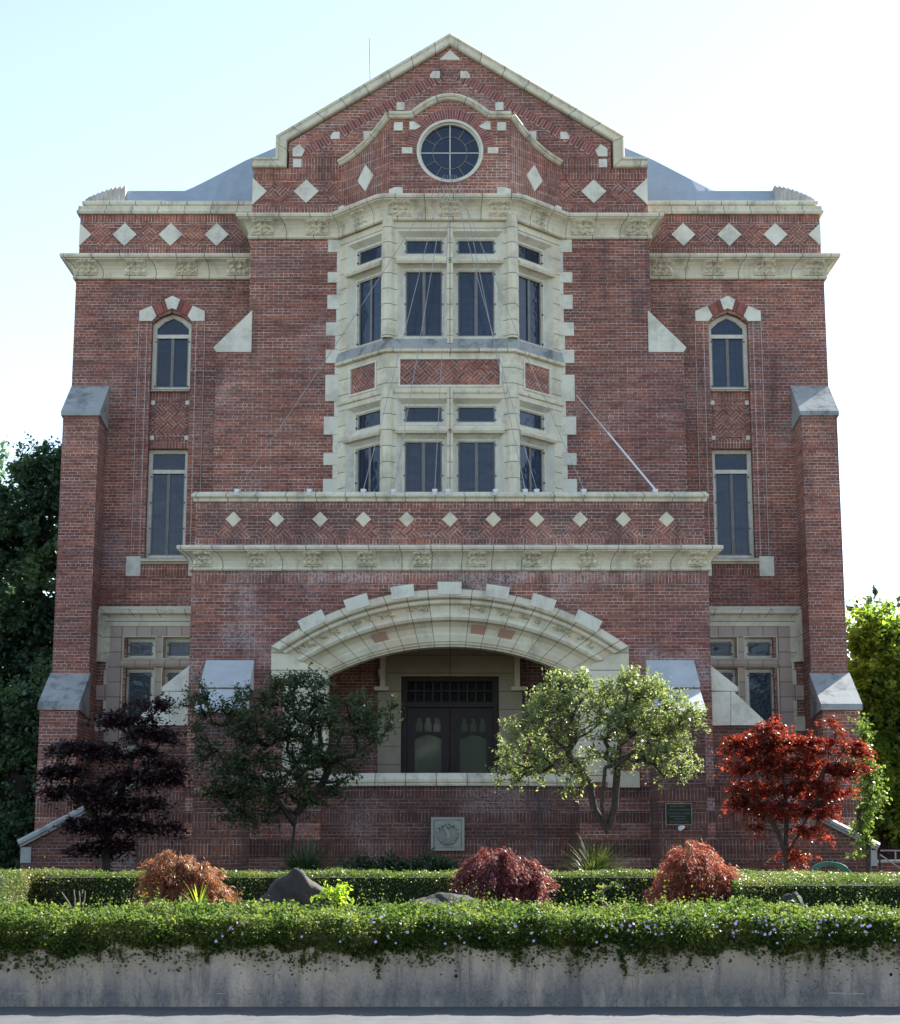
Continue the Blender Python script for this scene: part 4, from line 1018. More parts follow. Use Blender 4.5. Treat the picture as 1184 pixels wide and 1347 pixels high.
for s in (-1, 1):     # banded brick on the porch front either side of the bow
    for a, b, mt in bands[1::2]:
        mb = MB(); slab(mb, F, mir(rect(xj + .1, xP + .003, a, b), s), -.05, .005, back=False); obj('soldier_course', mb, mt)
    # front pier with double sloped cap
    po_, pi_ = -X(254, 1060, YPI), -X(317, 1060, YPI)
    def cap2(y0, y1, zt, zb, lip):
        mb = MB(); x0, x1 = pi_ - .03, po_ + .03
        side = [(y0, zt), (y1 - .04, zb), (y1 - .04, zb - lip), (y0, zb - lip)]
        A = [(s * x0, y, z_) for y, z_ in side]; B = [(s * x1, y, z_) for y, z_ in side]
        mb.face(A); mb.face(B[::-1])
        for i in range(4): j = (i + 1) % 4; mb.face([A[i], B[i], B[j], A[j]])
        obj('buttress_cap', mb, 'stone_cap_pale', bevel=.01)
    ym = (YP + YPI) / 2
    zt1, zb1 = Z(868, YP), Z(900, ym); cap2(YP + .01, ym, zt1, zb1, .07)
    zb2 = Z(934, YPI); cap2(ym + .0, YPI, zb1 - .09, zb2, .05)
    mb = MB(); mb.box(*sorted((s * pi_, s * po_)), YPI, YP, GZ - .3, zb2 - .05); mb.box(*sorted((s * pi_, s * po_)), ym, YP, zb2 - .05, zb1 - .07); obj('buttress', mb, 'brick_shaded')
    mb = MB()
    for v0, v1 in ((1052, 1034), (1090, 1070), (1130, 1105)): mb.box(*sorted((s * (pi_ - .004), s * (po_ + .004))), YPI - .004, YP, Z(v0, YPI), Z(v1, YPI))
    obj('soldier_course', mb, 'brick_soldier_shaded')
    # sideways buttress of the porch with two stepped stone slopes
    Fs = FY(YP + .12); g = lambda u, v: (lambda p: (p[0], p[1]))(P(u, v, YP + .12))
    x0 = xP - .1
    mb = MB(); slab(mb, Fs, mir([(x0, Z(908, YP)), (x0, Z(870, YP)), (g(929, 870)[0], Z(870, YP)), g(971, 904), g(971, 909)], s), -1.1, .01); obj('buttress_cap', mb, 'stone_clean', bevel=.01)
    mb = MB(); slab(mb, Fs, mir([(x0, Z(954, YP)), (x0, Z(909.5, YP)), g(961, 909.5), g(961, 954)], s), -1.1, .008); obj('buttress_cap', mb, 'stone_clean', bevel=.01)
    mb = MB(); slab(mb, Fs, mir([g(961.6, 954), g(961.6, 909.6), g(965, 909.6), g(1007, 949), g(1007, 954)], s), -1.1, .008); obj('buttress_cap', mb, 'stone_clean', bevel=.01)
    mb = MB(); slab(mb, Fs, mir(rect(xP - .1, g(1002, 1000)[0], GZ - .3, Z(954.5, YP)), s), -1.1, 0); obj('buttress', mb, 'brick_shaded')
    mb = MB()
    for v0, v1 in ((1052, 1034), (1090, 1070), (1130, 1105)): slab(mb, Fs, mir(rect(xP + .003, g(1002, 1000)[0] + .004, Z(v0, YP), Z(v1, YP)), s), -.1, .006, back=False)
    obj('soldier_course', mb, 'brick_soldier_shaded')

# ================================================================== things on the building
BR = []
for i, (u, lab) in enumerate(((312, 'far left'), (407, 'second from left'), (478, 'third from left'), (518, 'fourth from left'), (572, 'fifth from left'), (589, 'sixth from left'), (652, 'seventh from left'), (691, 'eighth from left'), (706, 'ninth from left'), (768, 'tenth from left'), (862, 'far right'))):
    x = X(u, 648, YP); zc = Z(646, YP); mb = MB()
    mb.box(x - .045, x + .045, YP - .10, YP - .02, zc - .10, zc + .03); mb.box(x - .06, x + .06, YP - .02, YP + .10, zc + .002, zc + .035); mb.box(x - .018, x + .018, YP - .13, YP - .10, zc - .06, zc - .02)
    b_ = mb.build('anchor_bracket', 'white_paint', None, bevel=.006)
    tag(b_, f'small white bracket on the balcony coping, {lab} of eleven', 'bracket', 'white brackets along the balcony coping'); BR.append((x, YP - .04, zc + .02))
top0 = (0, YB - .1, Z(229, YB))
cab = [((-.10, 2), 'ending at the third bracket'), ((-.05, 3), 'over the left window lights of the bay'), ((.0, 4), 'nearly straight beside the centre mullion'), ((.04, 8), 'crossing the right front bay lights'), ((.09, 9), 'slanting over the right canted side'), ((-.14, 0), 'slanting over the left quoins to the end'), ((.13, 7), 'steep, right of the centre mullion')]
for (dx, bi_), lab in cab:
    mb = MB(); e = BR[bi_]; p0 = Vector((dx, YB - .06, top0[2] - .05)); p1 = Vector((dx * 2.2, YB - .42, bz1 + .02)); p2 = Vector(e)
    # over the edge of the cornice, then straight to the bracket
    pts = [p0, p1] + [p1.lerp(p2, t) + Vector((0, 0, -.10 * math.sin(math.pi * t))) for t in (.25, .5, .75)] + [p2]
    tube(mb, pts, .0075, 5); o = mb.build('cable', 'cable_steel'); tag(o, f'thin grey cable from the round window, {lab}', 'cable', 'cables stretched down the bay')
mb = MB(); p0 = Vector((X(758, 520, YC), YC - .03, Z(520, YC))); p2 = Vector(BR[10])
pm = p0.lerp(p2, .42); tube(mb, [p0, pm], .010, 5); tube(mb, [pm, p2], .022, 8); o = mb.build('stay_rod', 'white_paint'); tag(o, 'bright pale stay rod slanting down to the right end of the balcony coping', 'rod')
# stone relief square on the bowed wall
ye = YP - .60; e0, e1 = X(567, 1098, ye), X(611, 1098, ye); ez0, ez1 = Z(1119, ye), Z(1075, ye); ec = ((e0 + e1) / 2, (ez0 + ez1) / 2); Fe = FY(ye)
rel_ = empty('stone_relief', (ec[0], ye, ez0), 'square grey stone relief with curling stem in a wreath, under the arch', 'relief')
mb = MB(); slab(mb, Fe, rect(e0, e1, ez0, ez1), -.06, .02); hs = (e1 - e0) / 2
slab(mb, Fe, rect(e0, e1, ez0, ez1), .02, .05, [rect(e0 + .05, e1 - .05, ez0 + .05, ez1 - .05)]); slab(mb, Fe, rect(e0 + .07, e1 - .07, ez0 + .07, ez1 - .07), .02, .035, [[(ec[0] + .225 * math.cos(2 * math.pi * k / 28), ec[1] + .225 * math.sin(2 * math.pi * k / 28)) for k in range(28)][::-1]])
mb.build('slab', 'stone_relief', rel_, bevel=.006)
mb = MB()
wr = [Fe(ec[0] + .2 * math.cos(t), ec[1] + .2 * math.sin(t), .035) for t in np.linspace(0, 2 * math.pi, 29)]; tube(mb, wr, .017, 6)
for k in range(16):
    t = 2 * math.pi * k / 16; c_, s_ = math.cos(t), math.sin(t); tube(mb, [Fe(ec[0] + .18 * c_, ec[1] + .18 * s_, .03), Fe(ec[0] + .2 * c_ - .03 * s_, ec[1] + .2 * s_ + .03 * c_, .06), Fe(ec[0] + .235 * c_ - .03 * s_, ec[1] + .235 * s_ + .03 * c_, .03)], [.012, .02, .006], 5)
mb.build('wreath', 'stone_relief', rel_, smooth=True)
mb = MB(); sw = [(.05, .19), (.085, .165), (.075, .12), (.03, .135), (-.02, .175), (-.05, .15), (-.045, .09), (-.01, .03), (.02, -.04), (.0, -.09)]
tube(mb, [Fe(ec[0] + a, ec[1] + b, .05) for a, b in sw], [.012, .02, .016, .018, .024, .028, .032, .036, .042, .05], 7)
slab(mb, Fe, [(ec[0] - .06, ec[1] - .11), (ec[0] + .06, ec[1] - .11), (ec[0] + .04, ec[1] - .14), (ec[0] - .04, ec[1] - .14)], .02, .08); slab(mb, Fe, rect(ec[0] - .04, ec[0] + .04, ec[1] - .18, ec[1] - .155), .02, .075)
tube(mb, [Fe(ec[0] + .035 * math.cos(t), ec[1] - .225 + .03 * math.sin(t), .05) for t in np.linspace(0, 2 * math.pi, 13)], .012, 5)
mb.build('stem_carving', 'stone_relief', rel_, smooth=True)
# bronze plaque on the right pier: text too worn to read, as rows of raised strokes
yq = YPI - .012; a0, a1 = X(875, 1070, yq), X(910.5, 1070, yq); q0, q1 = Z(1085.5, yq), Z(1056.5, yq); Fq = FY(yq)
pl = empty('plaque', ((a0 + a1) / 2, yq, q0), 'dark bronze plaque with pale edge and worn lines of text on the right porch pier', 'plaque')
mb = MB(); slab(mb, Fq, rect(a0, a1, q0, q1), -.01, .014); mb.build('plate', 'bronze', pl)
mb = MB(); slab(mb, Fq, rect(a0, a1, q0, q1), .0, .026, [rect(a0 + .02, a1 - .02, q0 + .02, q1 - .02)]); slab(mb, Fq, rect((a0 + a1) / 2 + .03, (a0 + a1) / 2 + .08, q1 + .001, q1 + .02), .0, .02); mb.build('rim', 'bronze_edge', pl)
mb = MB(); rs = random.Random(5)
for r_, (zz0, l0, l1) in enumerate(((.86, .14, .76), (.70, .05, .95), (.54, .05, .95), (.40, .12, .80), (.28, .3, .75), (.15, .1, .92))):
    x = a0 + .03 + (a1 - a0 - .06) * l0; xe = a0 + .03 + (a1 - a0 - .06) * l1; zc = q0 + (q1 - q0) * zz0
    while x < xe:
        w_ = rs.uniform(.008, .02); slab(mb, Fq, rect(x, x + w_ * .75, zc - .012, zc + rs.uniform(.004, .014)), .01, .018, back=False); x += w_ * rs.uniform(.9, 1.25)
mb.build('worn_lettering', 'bronze_text', pl)
mb = MB(); tube(mb, [(a0 + .27, YPI - .14, q0 - .06), (a0 + .36, YPI - .02, q0 - .035)], [.05, .03], 8); o = mb.build('spout', 'white_paint'); tag(o, 'small pale pipe spout directly beneath the bronze plaque', 'pipe')

# side stair walls
ys = 36.6
def stair_wall(s, pts, name_label):
    t = empty('stair_wall', (s * 8.2, ys, GZ), name_label, 'wall', 'sloping stair walls at the hall corners')
    Fs = FY(ys); A, B = pts
    top = [(s * abs(A[0]), A[1]), (s * abs(B[0]), B[1])]
    mb = MB(); slab(mb, Fs, [(top[0][0], GZ - .3), (top[1][0], GZ - .3), (top[1][0], top[1][1] - .1), (top[0][0], top[0][1] - .1)], -.35, 0); mb.build('brickwork', 'brick_shaded', t)
    mb = MB(); pth = top if top[0][0] < top[1][0] else top[::-1]
    pth = [(pth[0][0], pth[0][1] - .1), (pth[1][0], pth[1][1] - .1)]
    vsweep(mb, Fs, pth, [(0, -.4), (0, .05), (.05, .06), (.06, .09), (.12, .09), (.17, .02), (.17, -.35), (.1, -.4), (0, -.4)], sgn=1); mb.build('coping', 'stone_cap', t)
    mb = MB(); x = top[0][0]; slab(mb, Fs, rect(min(x, x - s * .22), max(x, x - s * .22), top[0][1] - .42, top[0][1] - .1), -.3, .03); mb.build('end_block', 'stone_cap', t, bevel=.01)
stair_wall(-1, (P(28, 1108, ys), P(201, 1018, ys)), 'sloping brick stair wall with grey coping behind the dark purple maple at left')
stair_wall(1, (P(1153, 1112, ys), P(983, 1026, ys)), 'sloping brick stair wall with grey coping behind the bright red maple at right')
rl = empty('handrail', (X(1170, 1130, 35), 35, GZ), 'thin grey metal handrail with sloping bars beside the right stair wall', 'railing')
mb = MB(); r0 = Rp(1157, 1124, 35); r1 = Rp(1184, 1143, 35); tube(mb, [r0, (r1[0] + .6, 35, r1[2] - .4)], .018, 6); mb.build('rail', 'cable_steel', rl); mb = MB(); tube(mb, [(r0[0], 35, r0[2] - .3), (r1[0] + .6, 35, r1[2] - .7)], .014, 6); mb.build('rail', 'cable_steel', rl); mb = MB(); tube(mb, [Rp(1158, 1119, 40), Rp(1300, 1119, 40)], .02, 6); tube(mb, [Rp(1178, 1119, 40), Rp(1178, 1135, 40)], .018, 6); mb.build('rail', 'cable_steel', rl)
mb = MB(); 
for f_ in (0, .5, 1): 
    px = r0[0] + f_ * .9; mb.box(px - .015, px + .015, 34.985, 35.015, GZ, r0[2] - f_ * .42)
mb.build('post', 'dark_metal', rl)
t = empty('garden_wall', (X(1180, 1140, 40.5), 40.5, GZ), 'low brown brick garden wall far right, behind the handrail', 'wall')
mb = MB(); z_t = Z(1135, 40.5); xg = X(1150, 1140, 40.5); mb.box(xg, xg + 8, 40.5, 40.8, GZ - .3, z_t); mb.build('brickwork', 'brick_shaded', t)
mb = MB(); mb.box(xg, xg + 8, 40.46, 40.84, z_t, z_t + .06); mb.build('coping', 'stone_cap', t)

# ================================================================== GROUND
YWALL = 17.3
def sheet(name, x0, x1, y0, y1, z_, m, nx=1, ny=1, amp=0):
    mb = MB()
    for i in range(nx):
        for j in range(ny):
            a, b = x0 + (x1 - x0) * i / nx, x0 + (x1 - x0) * (i + 1) / nx; c, d = y0 + (y1 - y0) * j / ny, y0 + (y1 - y0) * (j + 1) / ny
            hh = lambda x, y: z_ + amp * math.sin(x * 1.3 + y * .7) * math.cos(y * 1.1)
            mb.face([(a, c, hh(a, c)), (b, c, hh(b, c)), (b, d, hh(b, d)), (a, d, hh(a, d))])
    return tag(mb.build(name, m), None, None, None, 'structure')
sheet('ground', -600, 600, -400, 900, -.012, 'grass_far')
sheet('road', -200, 200, -60, 15.2, 0.0, 'asphalt')
sheet('pavement', -200, 200, 15.2, YWALL + .1, .004, 'gutter_concrete')
mb = MB(); mb.box(-60, 60, YWALL + .22, 90, -.3, GZ - .05); o = mb.build('garden_soil', 'soil'); tag(o, None, None, None, 'structure')
wl = empty('retaining_wall', (0, YWALL, 0), 'low stained concrete retaining wall topped by flowering ground cover', 'wall')
mb = MB(); mb.box(-40, 40, YWALL, YWALL + .22, -.1, .70); mb.build('concrete', 'concrete_wall', wl)
mb = MB()
for u, v in ((11, 1276), (600, 1284), (1172, 1282)):
    p = Rp(u, v, YWALL); n_ = 10; r = .017
    mb.face([(p[0] + r * math.cos(2 * math.pi * k / n_), YWALL - .003, p[2] + r * math.sin(2 * math.pi * k / n_)) for k in range(n_)])
mb.build('weep_hole', 'interior', wl)

# ================================================================== VEGETATION
def np_mesh(name, V, Fc, m, parent=None, smooth=False):
    me = bpy.data.meshes.new(name); nv, nf, k = len(V), len(Fc), Fc.shape[1]
    me.vertices.add(nv); me.vertices.foreach_set('co', np.ascontiguousarray(V, dtype=np.float32).ravel())
    me.loops.add(nf * k); me.loops.foreach_set('vertex_index', np.ascontiguousarray(Fc, dtype=np.int32).ravel())
    me.polygons.add(nf); me.polygons.foreach_set('loop_start', np.arange(0, nf * k, k, dtype=np.int32)); me.polygons.foreach_set('loop_total', np.full(nf, k, dtype=np.int32))
    me.update(calc_edges=True); me.materials.append(MATS[m])
    if smooth: me.polygons.foreach_set('use_smooth', [True] * nf)
    o = bpy.data.objects.new(name, me); COL.objects.link(o)
    if parent: o.parent = parent; o.location = -parent.location
    return o
def leaves(pos, size, aspect=2.0, up=.5, droop=None, dirs=None, jitter=.35):
    """folded diamond leaf for every position; returns V, F"""
    n = len(pos); s = size * rng.uniform(1 - jitter, 1 + jitter, n)[:, None]
    nrm = rng.normal(size=(n, 3)); nrm[:, 2] = np.abs(nrm[:, 2]) * (1 + 2 * up) ; nrm /= np.linalg.norm(nrm, axis=1)[:, None]
    a = rng.normal(size=(n, 3)) if dirs is None else dirs + rng.normal(size=(n, 3)) * .35
    if droop is not None: a[:, 2] -= droop
    a -= nrm * np.sum(a * nrm, axis=1)[:, None] * (0 if droop else 1); a /= np.linalg.norm(a, axis=1)[:, None]
    b = np.cross(nrm, a); b /= np.linalg.norm(b, axis=1)[:, None]; c = np.cross(a, b)
    L = s * .5; W = L / aspect * 1.3
    V = np.empty((n, 4, 3)); V[:, 0] = pos - a * L; V[:, 1] = pos + b * W + c * W * .35; V[:, 2] = pos + a * L; V[:, 3] = pos - b * W + c * W * .35
    F_ = np.arange(n * 4).reshape(n, 4)
    return V.reshape(-1, 3), F_
def blobpts(blobs, n, shell=.55):
    vol = np.array([b[3] * b[4] * b[5] for b in blobs]); vol = vol ** .8; pick = rng.choice(len(blobs), n, p=vol / vol.sum()); out_ = np.empty((n, 3))
    B = np.array(blobs)[pick]; d = rng.normal(size=(n, 3)); d /= np.linalg.norm(d, axis=1)[:, None]; r = rng.uniform(0, 1, n) ** (1 / 3 * (1 - shell) + .12 * shell)
    return B[:, :3] + d * r[:, None] * B[:, 3:6]
def skeleton(trunks, targets, r_tip, r_max, wig=.12):
    nodes = []; par = []; 
    for tr in trunks:
        prev = -1
        for i, p in enumerate(tr):
            nodes.append(np.array(p, float)); par.append(prev); prev = len(nodes) - 1
    NT = len(nodes)
    order = np.argsort(np.linalg.norm(targets - nodes[-1], axis=1))
    ends = []
    for t in targets[order]:
        N = np.array(nodes); d = np.linalg.norm(N - t, axis=1) + np.maximum(0, N[:, 2] - t[2]) * 1.2; i = int(np.argmin(d)); p = nodes[i]; L = np.linalg.norm(t - p)
        k = max(1, int(L / .3)); prev = i
        for j in range(1, k + 1):
            q_ = p + (t - p) * j / k; 
            if j < k: q_ = q_ + rng.normal(size=3) * wig * min(L, 1) * .5; q_[2] -= .08 * L * math.sin(math.pi * j / k)
            nodes.append(q_); par.append(prev); prev = len(nodes) - 1
        ends.append(prev)
    cnt = np.zeros(len(nodes)); 
    for e in ends: cnt[e] += 1
    for i in range(len(nodes) - 1, -1, -1):
        if par[i] >= 0: cnt[par[i]] += cnt[i]
    rad_ = np.clip(r_tip * np.sqrt(np.maximum(cnt, 1)), r_tip, r_max)
    for i in range(len(nodes)):
        if cnt[i] == 0: rad_[i] = r_tip
    V, Fc = [], []
    S = 6
    for i in range(len(nodes)):
        if par[i] < 0: continue
        p, q_ = nodes[par[i]], nodes[i]; d = q_ - p; L = np.linalg.norm(d)
        if L < 1e-5: continue
        d /= L; a = np.cross(d, (0, 0, 1) if abs(d[2]) < .9 else (1, 0, 0)); a /= np.linalg.norm(a); b = np.cross(d, a); base = len(V)
        r0 = min(rad_[par[i]], rad_[i] * 1.5)
        for (c, r) in ((p, r0), (q_, rad_[i])):
            for k in range(S): an = 2 * math.pi * k / S; V.append(c + (a * math.cos(an) + b * math.sin(an)) * r)
        for k in range(S): Fc.append((base + k, base + (k + 1) % S, base + S + (k + 1) % S, base + S + k))
    return np.array(V), np.array(Fc)
def tree(name, label, cat, base, trunks, blobs, ncl, per, lsize, crad, leafm, barkm='bark', aspect=2, up=.5, flat=1.0, r_tip=.006, r_max=.07, droop=None, group=None, shell=.55, wig=.12):
    o = empty(name, base, label, cat, group)
    T = blobpts(blobs, ncl, shell)
    V, Fc = skeleton(trunks, T, r_tip, r_max, wig); np_mesh('trunk', V, Fc, barkm, o, True)
    tw = 6; pp = max(2, per // tw); cc = np.array([b[:3] for b in blobs]).mean(axis=0)
    out_d = T - cc; out_d /= (np.linalg.norm(out_d, axis=1)[:, None] + 1e-6)
    dd = rng.normal(size=(ncl, tw, 3)) + out_d[:, None, :] * .8; dd[:, :, 2] = dd[:, :, 2] * (.35 if flat < .9 else 1) + (.5 if flat > .9 else .05); dd /= np.linalg.norm(dd, axis=2)[:, :, None]
    ln = crad * rng.uniform(.8, 3.0, (ncl, tw)); t = rng.uniform(0, 1, (ncl, tw, pp)) ** .8
    pos = T[:, None, None, :] + dd[:, :, None, :] * (ln[:, :, None] * t)[..., None] + rng.normal(size=(ncl, tw, pp, 3)) * crad * .22
    pos[..., 2] -= (t ** 2 * ln[:, :, None] * (.35 if flat < .9 else 0))
    dirs = np.repeat(dd[:, :, None, :], pp, axis=2).reshape(-1, 3) + rng.normal(size=(ncl * tw * pp, 3)) * .5
    V, Fc = leaves(pos.reshape(-1, 3), lsize, aspect, up, droop, dirs); np_mesh('crown', V, Fc, leafm, o)
    return o
def pt(u, v, Y): x, z_ = P(u, v, Y); return np.array((x, Y, z_))
def blob(u, v, Y, ru, rv, ry=None):
    c = pt(u, v, Y); k = (Y * CT) / FPX * 1.02; return (*c, ru * k, (ry if ry else ru * k * .8), rv * k)

# green tree left of the arch (in shade)
Yt = 30.5
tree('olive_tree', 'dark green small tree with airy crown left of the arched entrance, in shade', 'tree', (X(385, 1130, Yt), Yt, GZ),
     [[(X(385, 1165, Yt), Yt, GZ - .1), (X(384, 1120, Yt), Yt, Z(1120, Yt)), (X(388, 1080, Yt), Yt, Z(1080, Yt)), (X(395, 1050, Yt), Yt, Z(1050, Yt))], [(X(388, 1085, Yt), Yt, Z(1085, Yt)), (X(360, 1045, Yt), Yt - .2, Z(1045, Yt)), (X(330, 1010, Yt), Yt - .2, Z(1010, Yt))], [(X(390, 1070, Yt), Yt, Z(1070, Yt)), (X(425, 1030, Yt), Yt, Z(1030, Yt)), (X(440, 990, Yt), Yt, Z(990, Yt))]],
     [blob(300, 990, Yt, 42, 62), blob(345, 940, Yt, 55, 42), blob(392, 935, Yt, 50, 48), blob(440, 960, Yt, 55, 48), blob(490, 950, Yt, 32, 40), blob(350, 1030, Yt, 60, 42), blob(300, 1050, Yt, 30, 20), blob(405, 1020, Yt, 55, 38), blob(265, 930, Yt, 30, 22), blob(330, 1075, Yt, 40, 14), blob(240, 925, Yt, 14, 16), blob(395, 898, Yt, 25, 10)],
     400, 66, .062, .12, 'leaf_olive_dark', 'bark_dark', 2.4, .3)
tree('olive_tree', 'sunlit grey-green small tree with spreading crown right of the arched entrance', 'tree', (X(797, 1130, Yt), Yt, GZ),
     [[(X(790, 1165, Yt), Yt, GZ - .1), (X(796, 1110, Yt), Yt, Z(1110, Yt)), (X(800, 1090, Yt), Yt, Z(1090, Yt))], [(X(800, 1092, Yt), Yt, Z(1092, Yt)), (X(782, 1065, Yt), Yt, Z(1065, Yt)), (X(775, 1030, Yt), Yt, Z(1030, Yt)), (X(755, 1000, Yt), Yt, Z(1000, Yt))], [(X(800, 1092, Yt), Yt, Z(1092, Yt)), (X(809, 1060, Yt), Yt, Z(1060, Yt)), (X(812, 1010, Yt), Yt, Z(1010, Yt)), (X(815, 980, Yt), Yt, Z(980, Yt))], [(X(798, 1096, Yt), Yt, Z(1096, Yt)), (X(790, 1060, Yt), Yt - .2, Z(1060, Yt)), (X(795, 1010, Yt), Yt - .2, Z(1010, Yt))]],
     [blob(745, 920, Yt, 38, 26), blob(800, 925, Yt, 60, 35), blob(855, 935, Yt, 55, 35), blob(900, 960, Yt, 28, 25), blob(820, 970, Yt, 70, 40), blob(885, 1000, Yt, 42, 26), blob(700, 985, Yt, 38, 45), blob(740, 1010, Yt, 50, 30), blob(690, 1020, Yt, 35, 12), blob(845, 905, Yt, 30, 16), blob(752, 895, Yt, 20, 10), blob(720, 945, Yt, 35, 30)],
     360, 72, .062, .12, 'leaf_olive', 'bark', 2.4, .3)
# Japanese maples
Ym = 29.0
tree('maple_tree', 'dark purple leaved maple in deep shade at the left corner of the hall', 'tree', (X(150, 1150, Ym), Ym, GZ),
     [[(X(140, 1165, Ym), Ym, GZ - .1), (X(140, 1110, Ym), Ym, Z(1110, Ym)), (X(150, 1080, Ym), Ym, Z(1080, Ym)), (X(165, 1020, Ym), Ym, Z(1020, Ym))], [(X(142, 1112, Ym), Ym, Z(1112, Ym)), (X(115, 1060, Ym), Ym, Z(1060, Ym))]],
     [blob(195, 928, Ym, 26, 6), blob(165, 948, Ym, 38, 7), blob(110, 985, Ym, 44, 7), blob(205, 968, Ym, 34, 7), blob(90, 1015, Ym, 34, 6), blob(165, 990, Ym, 44, 8), blob(190, 1022, Ym, 50, 7), blob(115, 1040, Ym, 55, 7), blob(180, 1055, Ym, 45, 6), blob(140, 1082, Ym, 50, 7), blob(205, 1085, Ym, 28, 5), blob(140, 1112, Ym, 40, 6), blob(215, 1005, Ym, 28, 5)],
     300, 84, .062, .13, 'leaf_purple', 'bark_dark', 1.9, 1.2, .3)
tree('maple_tree', 'bright red leaved maple with thin pale trunks at the right corner of the hall', 'tree', (X(1035, 1150, Ym), Ym, GZ),
     [[(X(1034, 1165, Ym), Ym, GZ - .1), (X(1034, 1125, Ym), Ym, Z(1125, Ym)), (X(1035, 1075, Ym), Ym, Z(1075, Ym)), (X(1030, 1020, Ym), Ym, Z(1020, Ym))], [(X(1034, 1126, Ym), Ym, Z(1126, Ym)), (X(1052, 1095, Ym), Ym, Z(1095, Ym)), (X(1075, 1050, Ym), Ym, Z(1050, Ym)), (X(1090, 1000, Ym), Ym, Z(1000, Ym))], [(X(1034, 1126, Ym), Ym, Z(1126, Ym)), (X(1022, 1095, Ym), Ym - .1, Z(1095, Ym)), (X(1000, 1060, Ym), Ym - .2, Z(1060, Ym))]],
     [blob(1014, 958, Ym, 18, 12), blob(985, 980, Ym, 30, 13), blob(1028, 978, Ym, 26, 13), blob(1063, 982, Ym, 20, 12), blob(1097, 957, Ym, 9, 15), blob(1120, 988, Ym, 18, 12), blob(1098, 985, Ym, 16, 12), blob(975, 1008, Ym, 26, 10), blob(1020, 1006, Ym, 34, 13), blob(1070, 1010, Ym, 30, 12), blob(1112, 1012, Ym, 24, 10), blob(1000, 1036, Ym, 38, 10), blob(1060, 1038, Ym, 40, 10), blob(1105, 1038, Ym, 22, 7), blob(1025, 1063, Ym, 38, 9), blob(975, 1055, Ym, 14, 6), blob(1080, 1066, Ym, 24, 7), blob(990, 1088, Ym, 22, 7), blob(1060, 1094, Ym, 28, 7), blob(1045, 1122, Ym, 22, 6)],
     300, 105, .055, .11, 'leaf_redmaple', 'bark', 1.9, 1.2, .3, r_max=.04, r_tip=.004)
# lace-leaf dwarf maples: drooping strands
def lace(label, mounds, Y, m, n=14000, lsz=.062):
    u0_ = mounds[0][0]
    o = empty('dwarf_maple', (X(u0_, 1195, Y), Y, GZ), label, 'shrub', 'lace-leaf dwarf maples behind the ground cover')
    T = []; D = []
    for (u, v0, half, q_) in mounds:
        cx0 = X(u, v0, Y); hgt = Z(v0, Y) - GZ; R0 = half * .86 * Y / FPX
        for k in range(int(q_)):
            an = rng.uniform(0, 2 * math.pi); f = rng.uniform(.1, 1) ** .55; rr = R0 * f * rng.uniform(.85, 1.15)
            zk_ = GZ + hgt * (.42 + .58 * math.sqrt(max(0, 1 - f ** 2))) * rng.uniform(.8, 1.04)
            T.append((cx0 + math.cos(an) * rr, Y + math.sin(an) * rr * .8, GZ + (zk_ - GZ) * .93)); D.append((math.cos(an), math.sin(an), 0))
    T = np.array(T); d = np.array(D); h0 = Z(mounds[0][1], Y) - GZ
    V, Fc = skeleton([[(o.location.x, Y, GZ - .1), (o.location.x + .04, Y, GZ + h0 * .3), (o.location.x - .03, Y, GZ + h0 * .6)]], T, .0025, .028, .25); np_mesh('trunk', V, Fc, 'bark_pale', o, True)
    per = n // len(T); t = rng.uniform(0, 1, (len(T), per)); drop = rng.uniform(.05, .6, len(T)) * h0; run = rng.uniform(.03, .28, len(T))
    pos = T[:, None, :] + d[:, None, :] * (t * run[:, None])[:, :, None] + rng.normal(size=(len(T), per, 3)) * .028
    pos[:, :, 2] -= t ** 1.5 * drop[:, None]; pos = pos.reshape(-1, 3); pos[:, 2] = np.maximum(pos[:, 2], GZ)
    V, Fc = leaves(pos, lsz, 6.5, .15, .6, np.repeat(d, per, axis=0) * .8); np_mesh('crown', V, Fc, m, o)
lace('orange and red lace-leaf dwarf maple at left, in front of the clipped hedge', [(230, 1113, 34, 90), (262, 1128, 32, 66), (282, 1158, 20, 28), (207, 1135, 15, 18)], 21.5, 'leaf_lace_a')
lace('dense plum-red lace-leaf dwarf maple in the middle beside the flat dark rock', [(648, 1111, 40, 105), (682, 1122, 30, 66), (618, 1130, 17, 20), (704, 1150, 12, 16)], 21.5, 'leaf_lace_b', 22000)
lace('pinkish red lace-leaf dwarf maple in front of the right porch pier', [(905, 1095, 32, 75), (930, 1118, 36, 60), (955, 1130, 20, 20), (885, 1152, 28, 50), (940, 1160, 26, 30)], 21.3, 'leaf_lace_c', 14000)
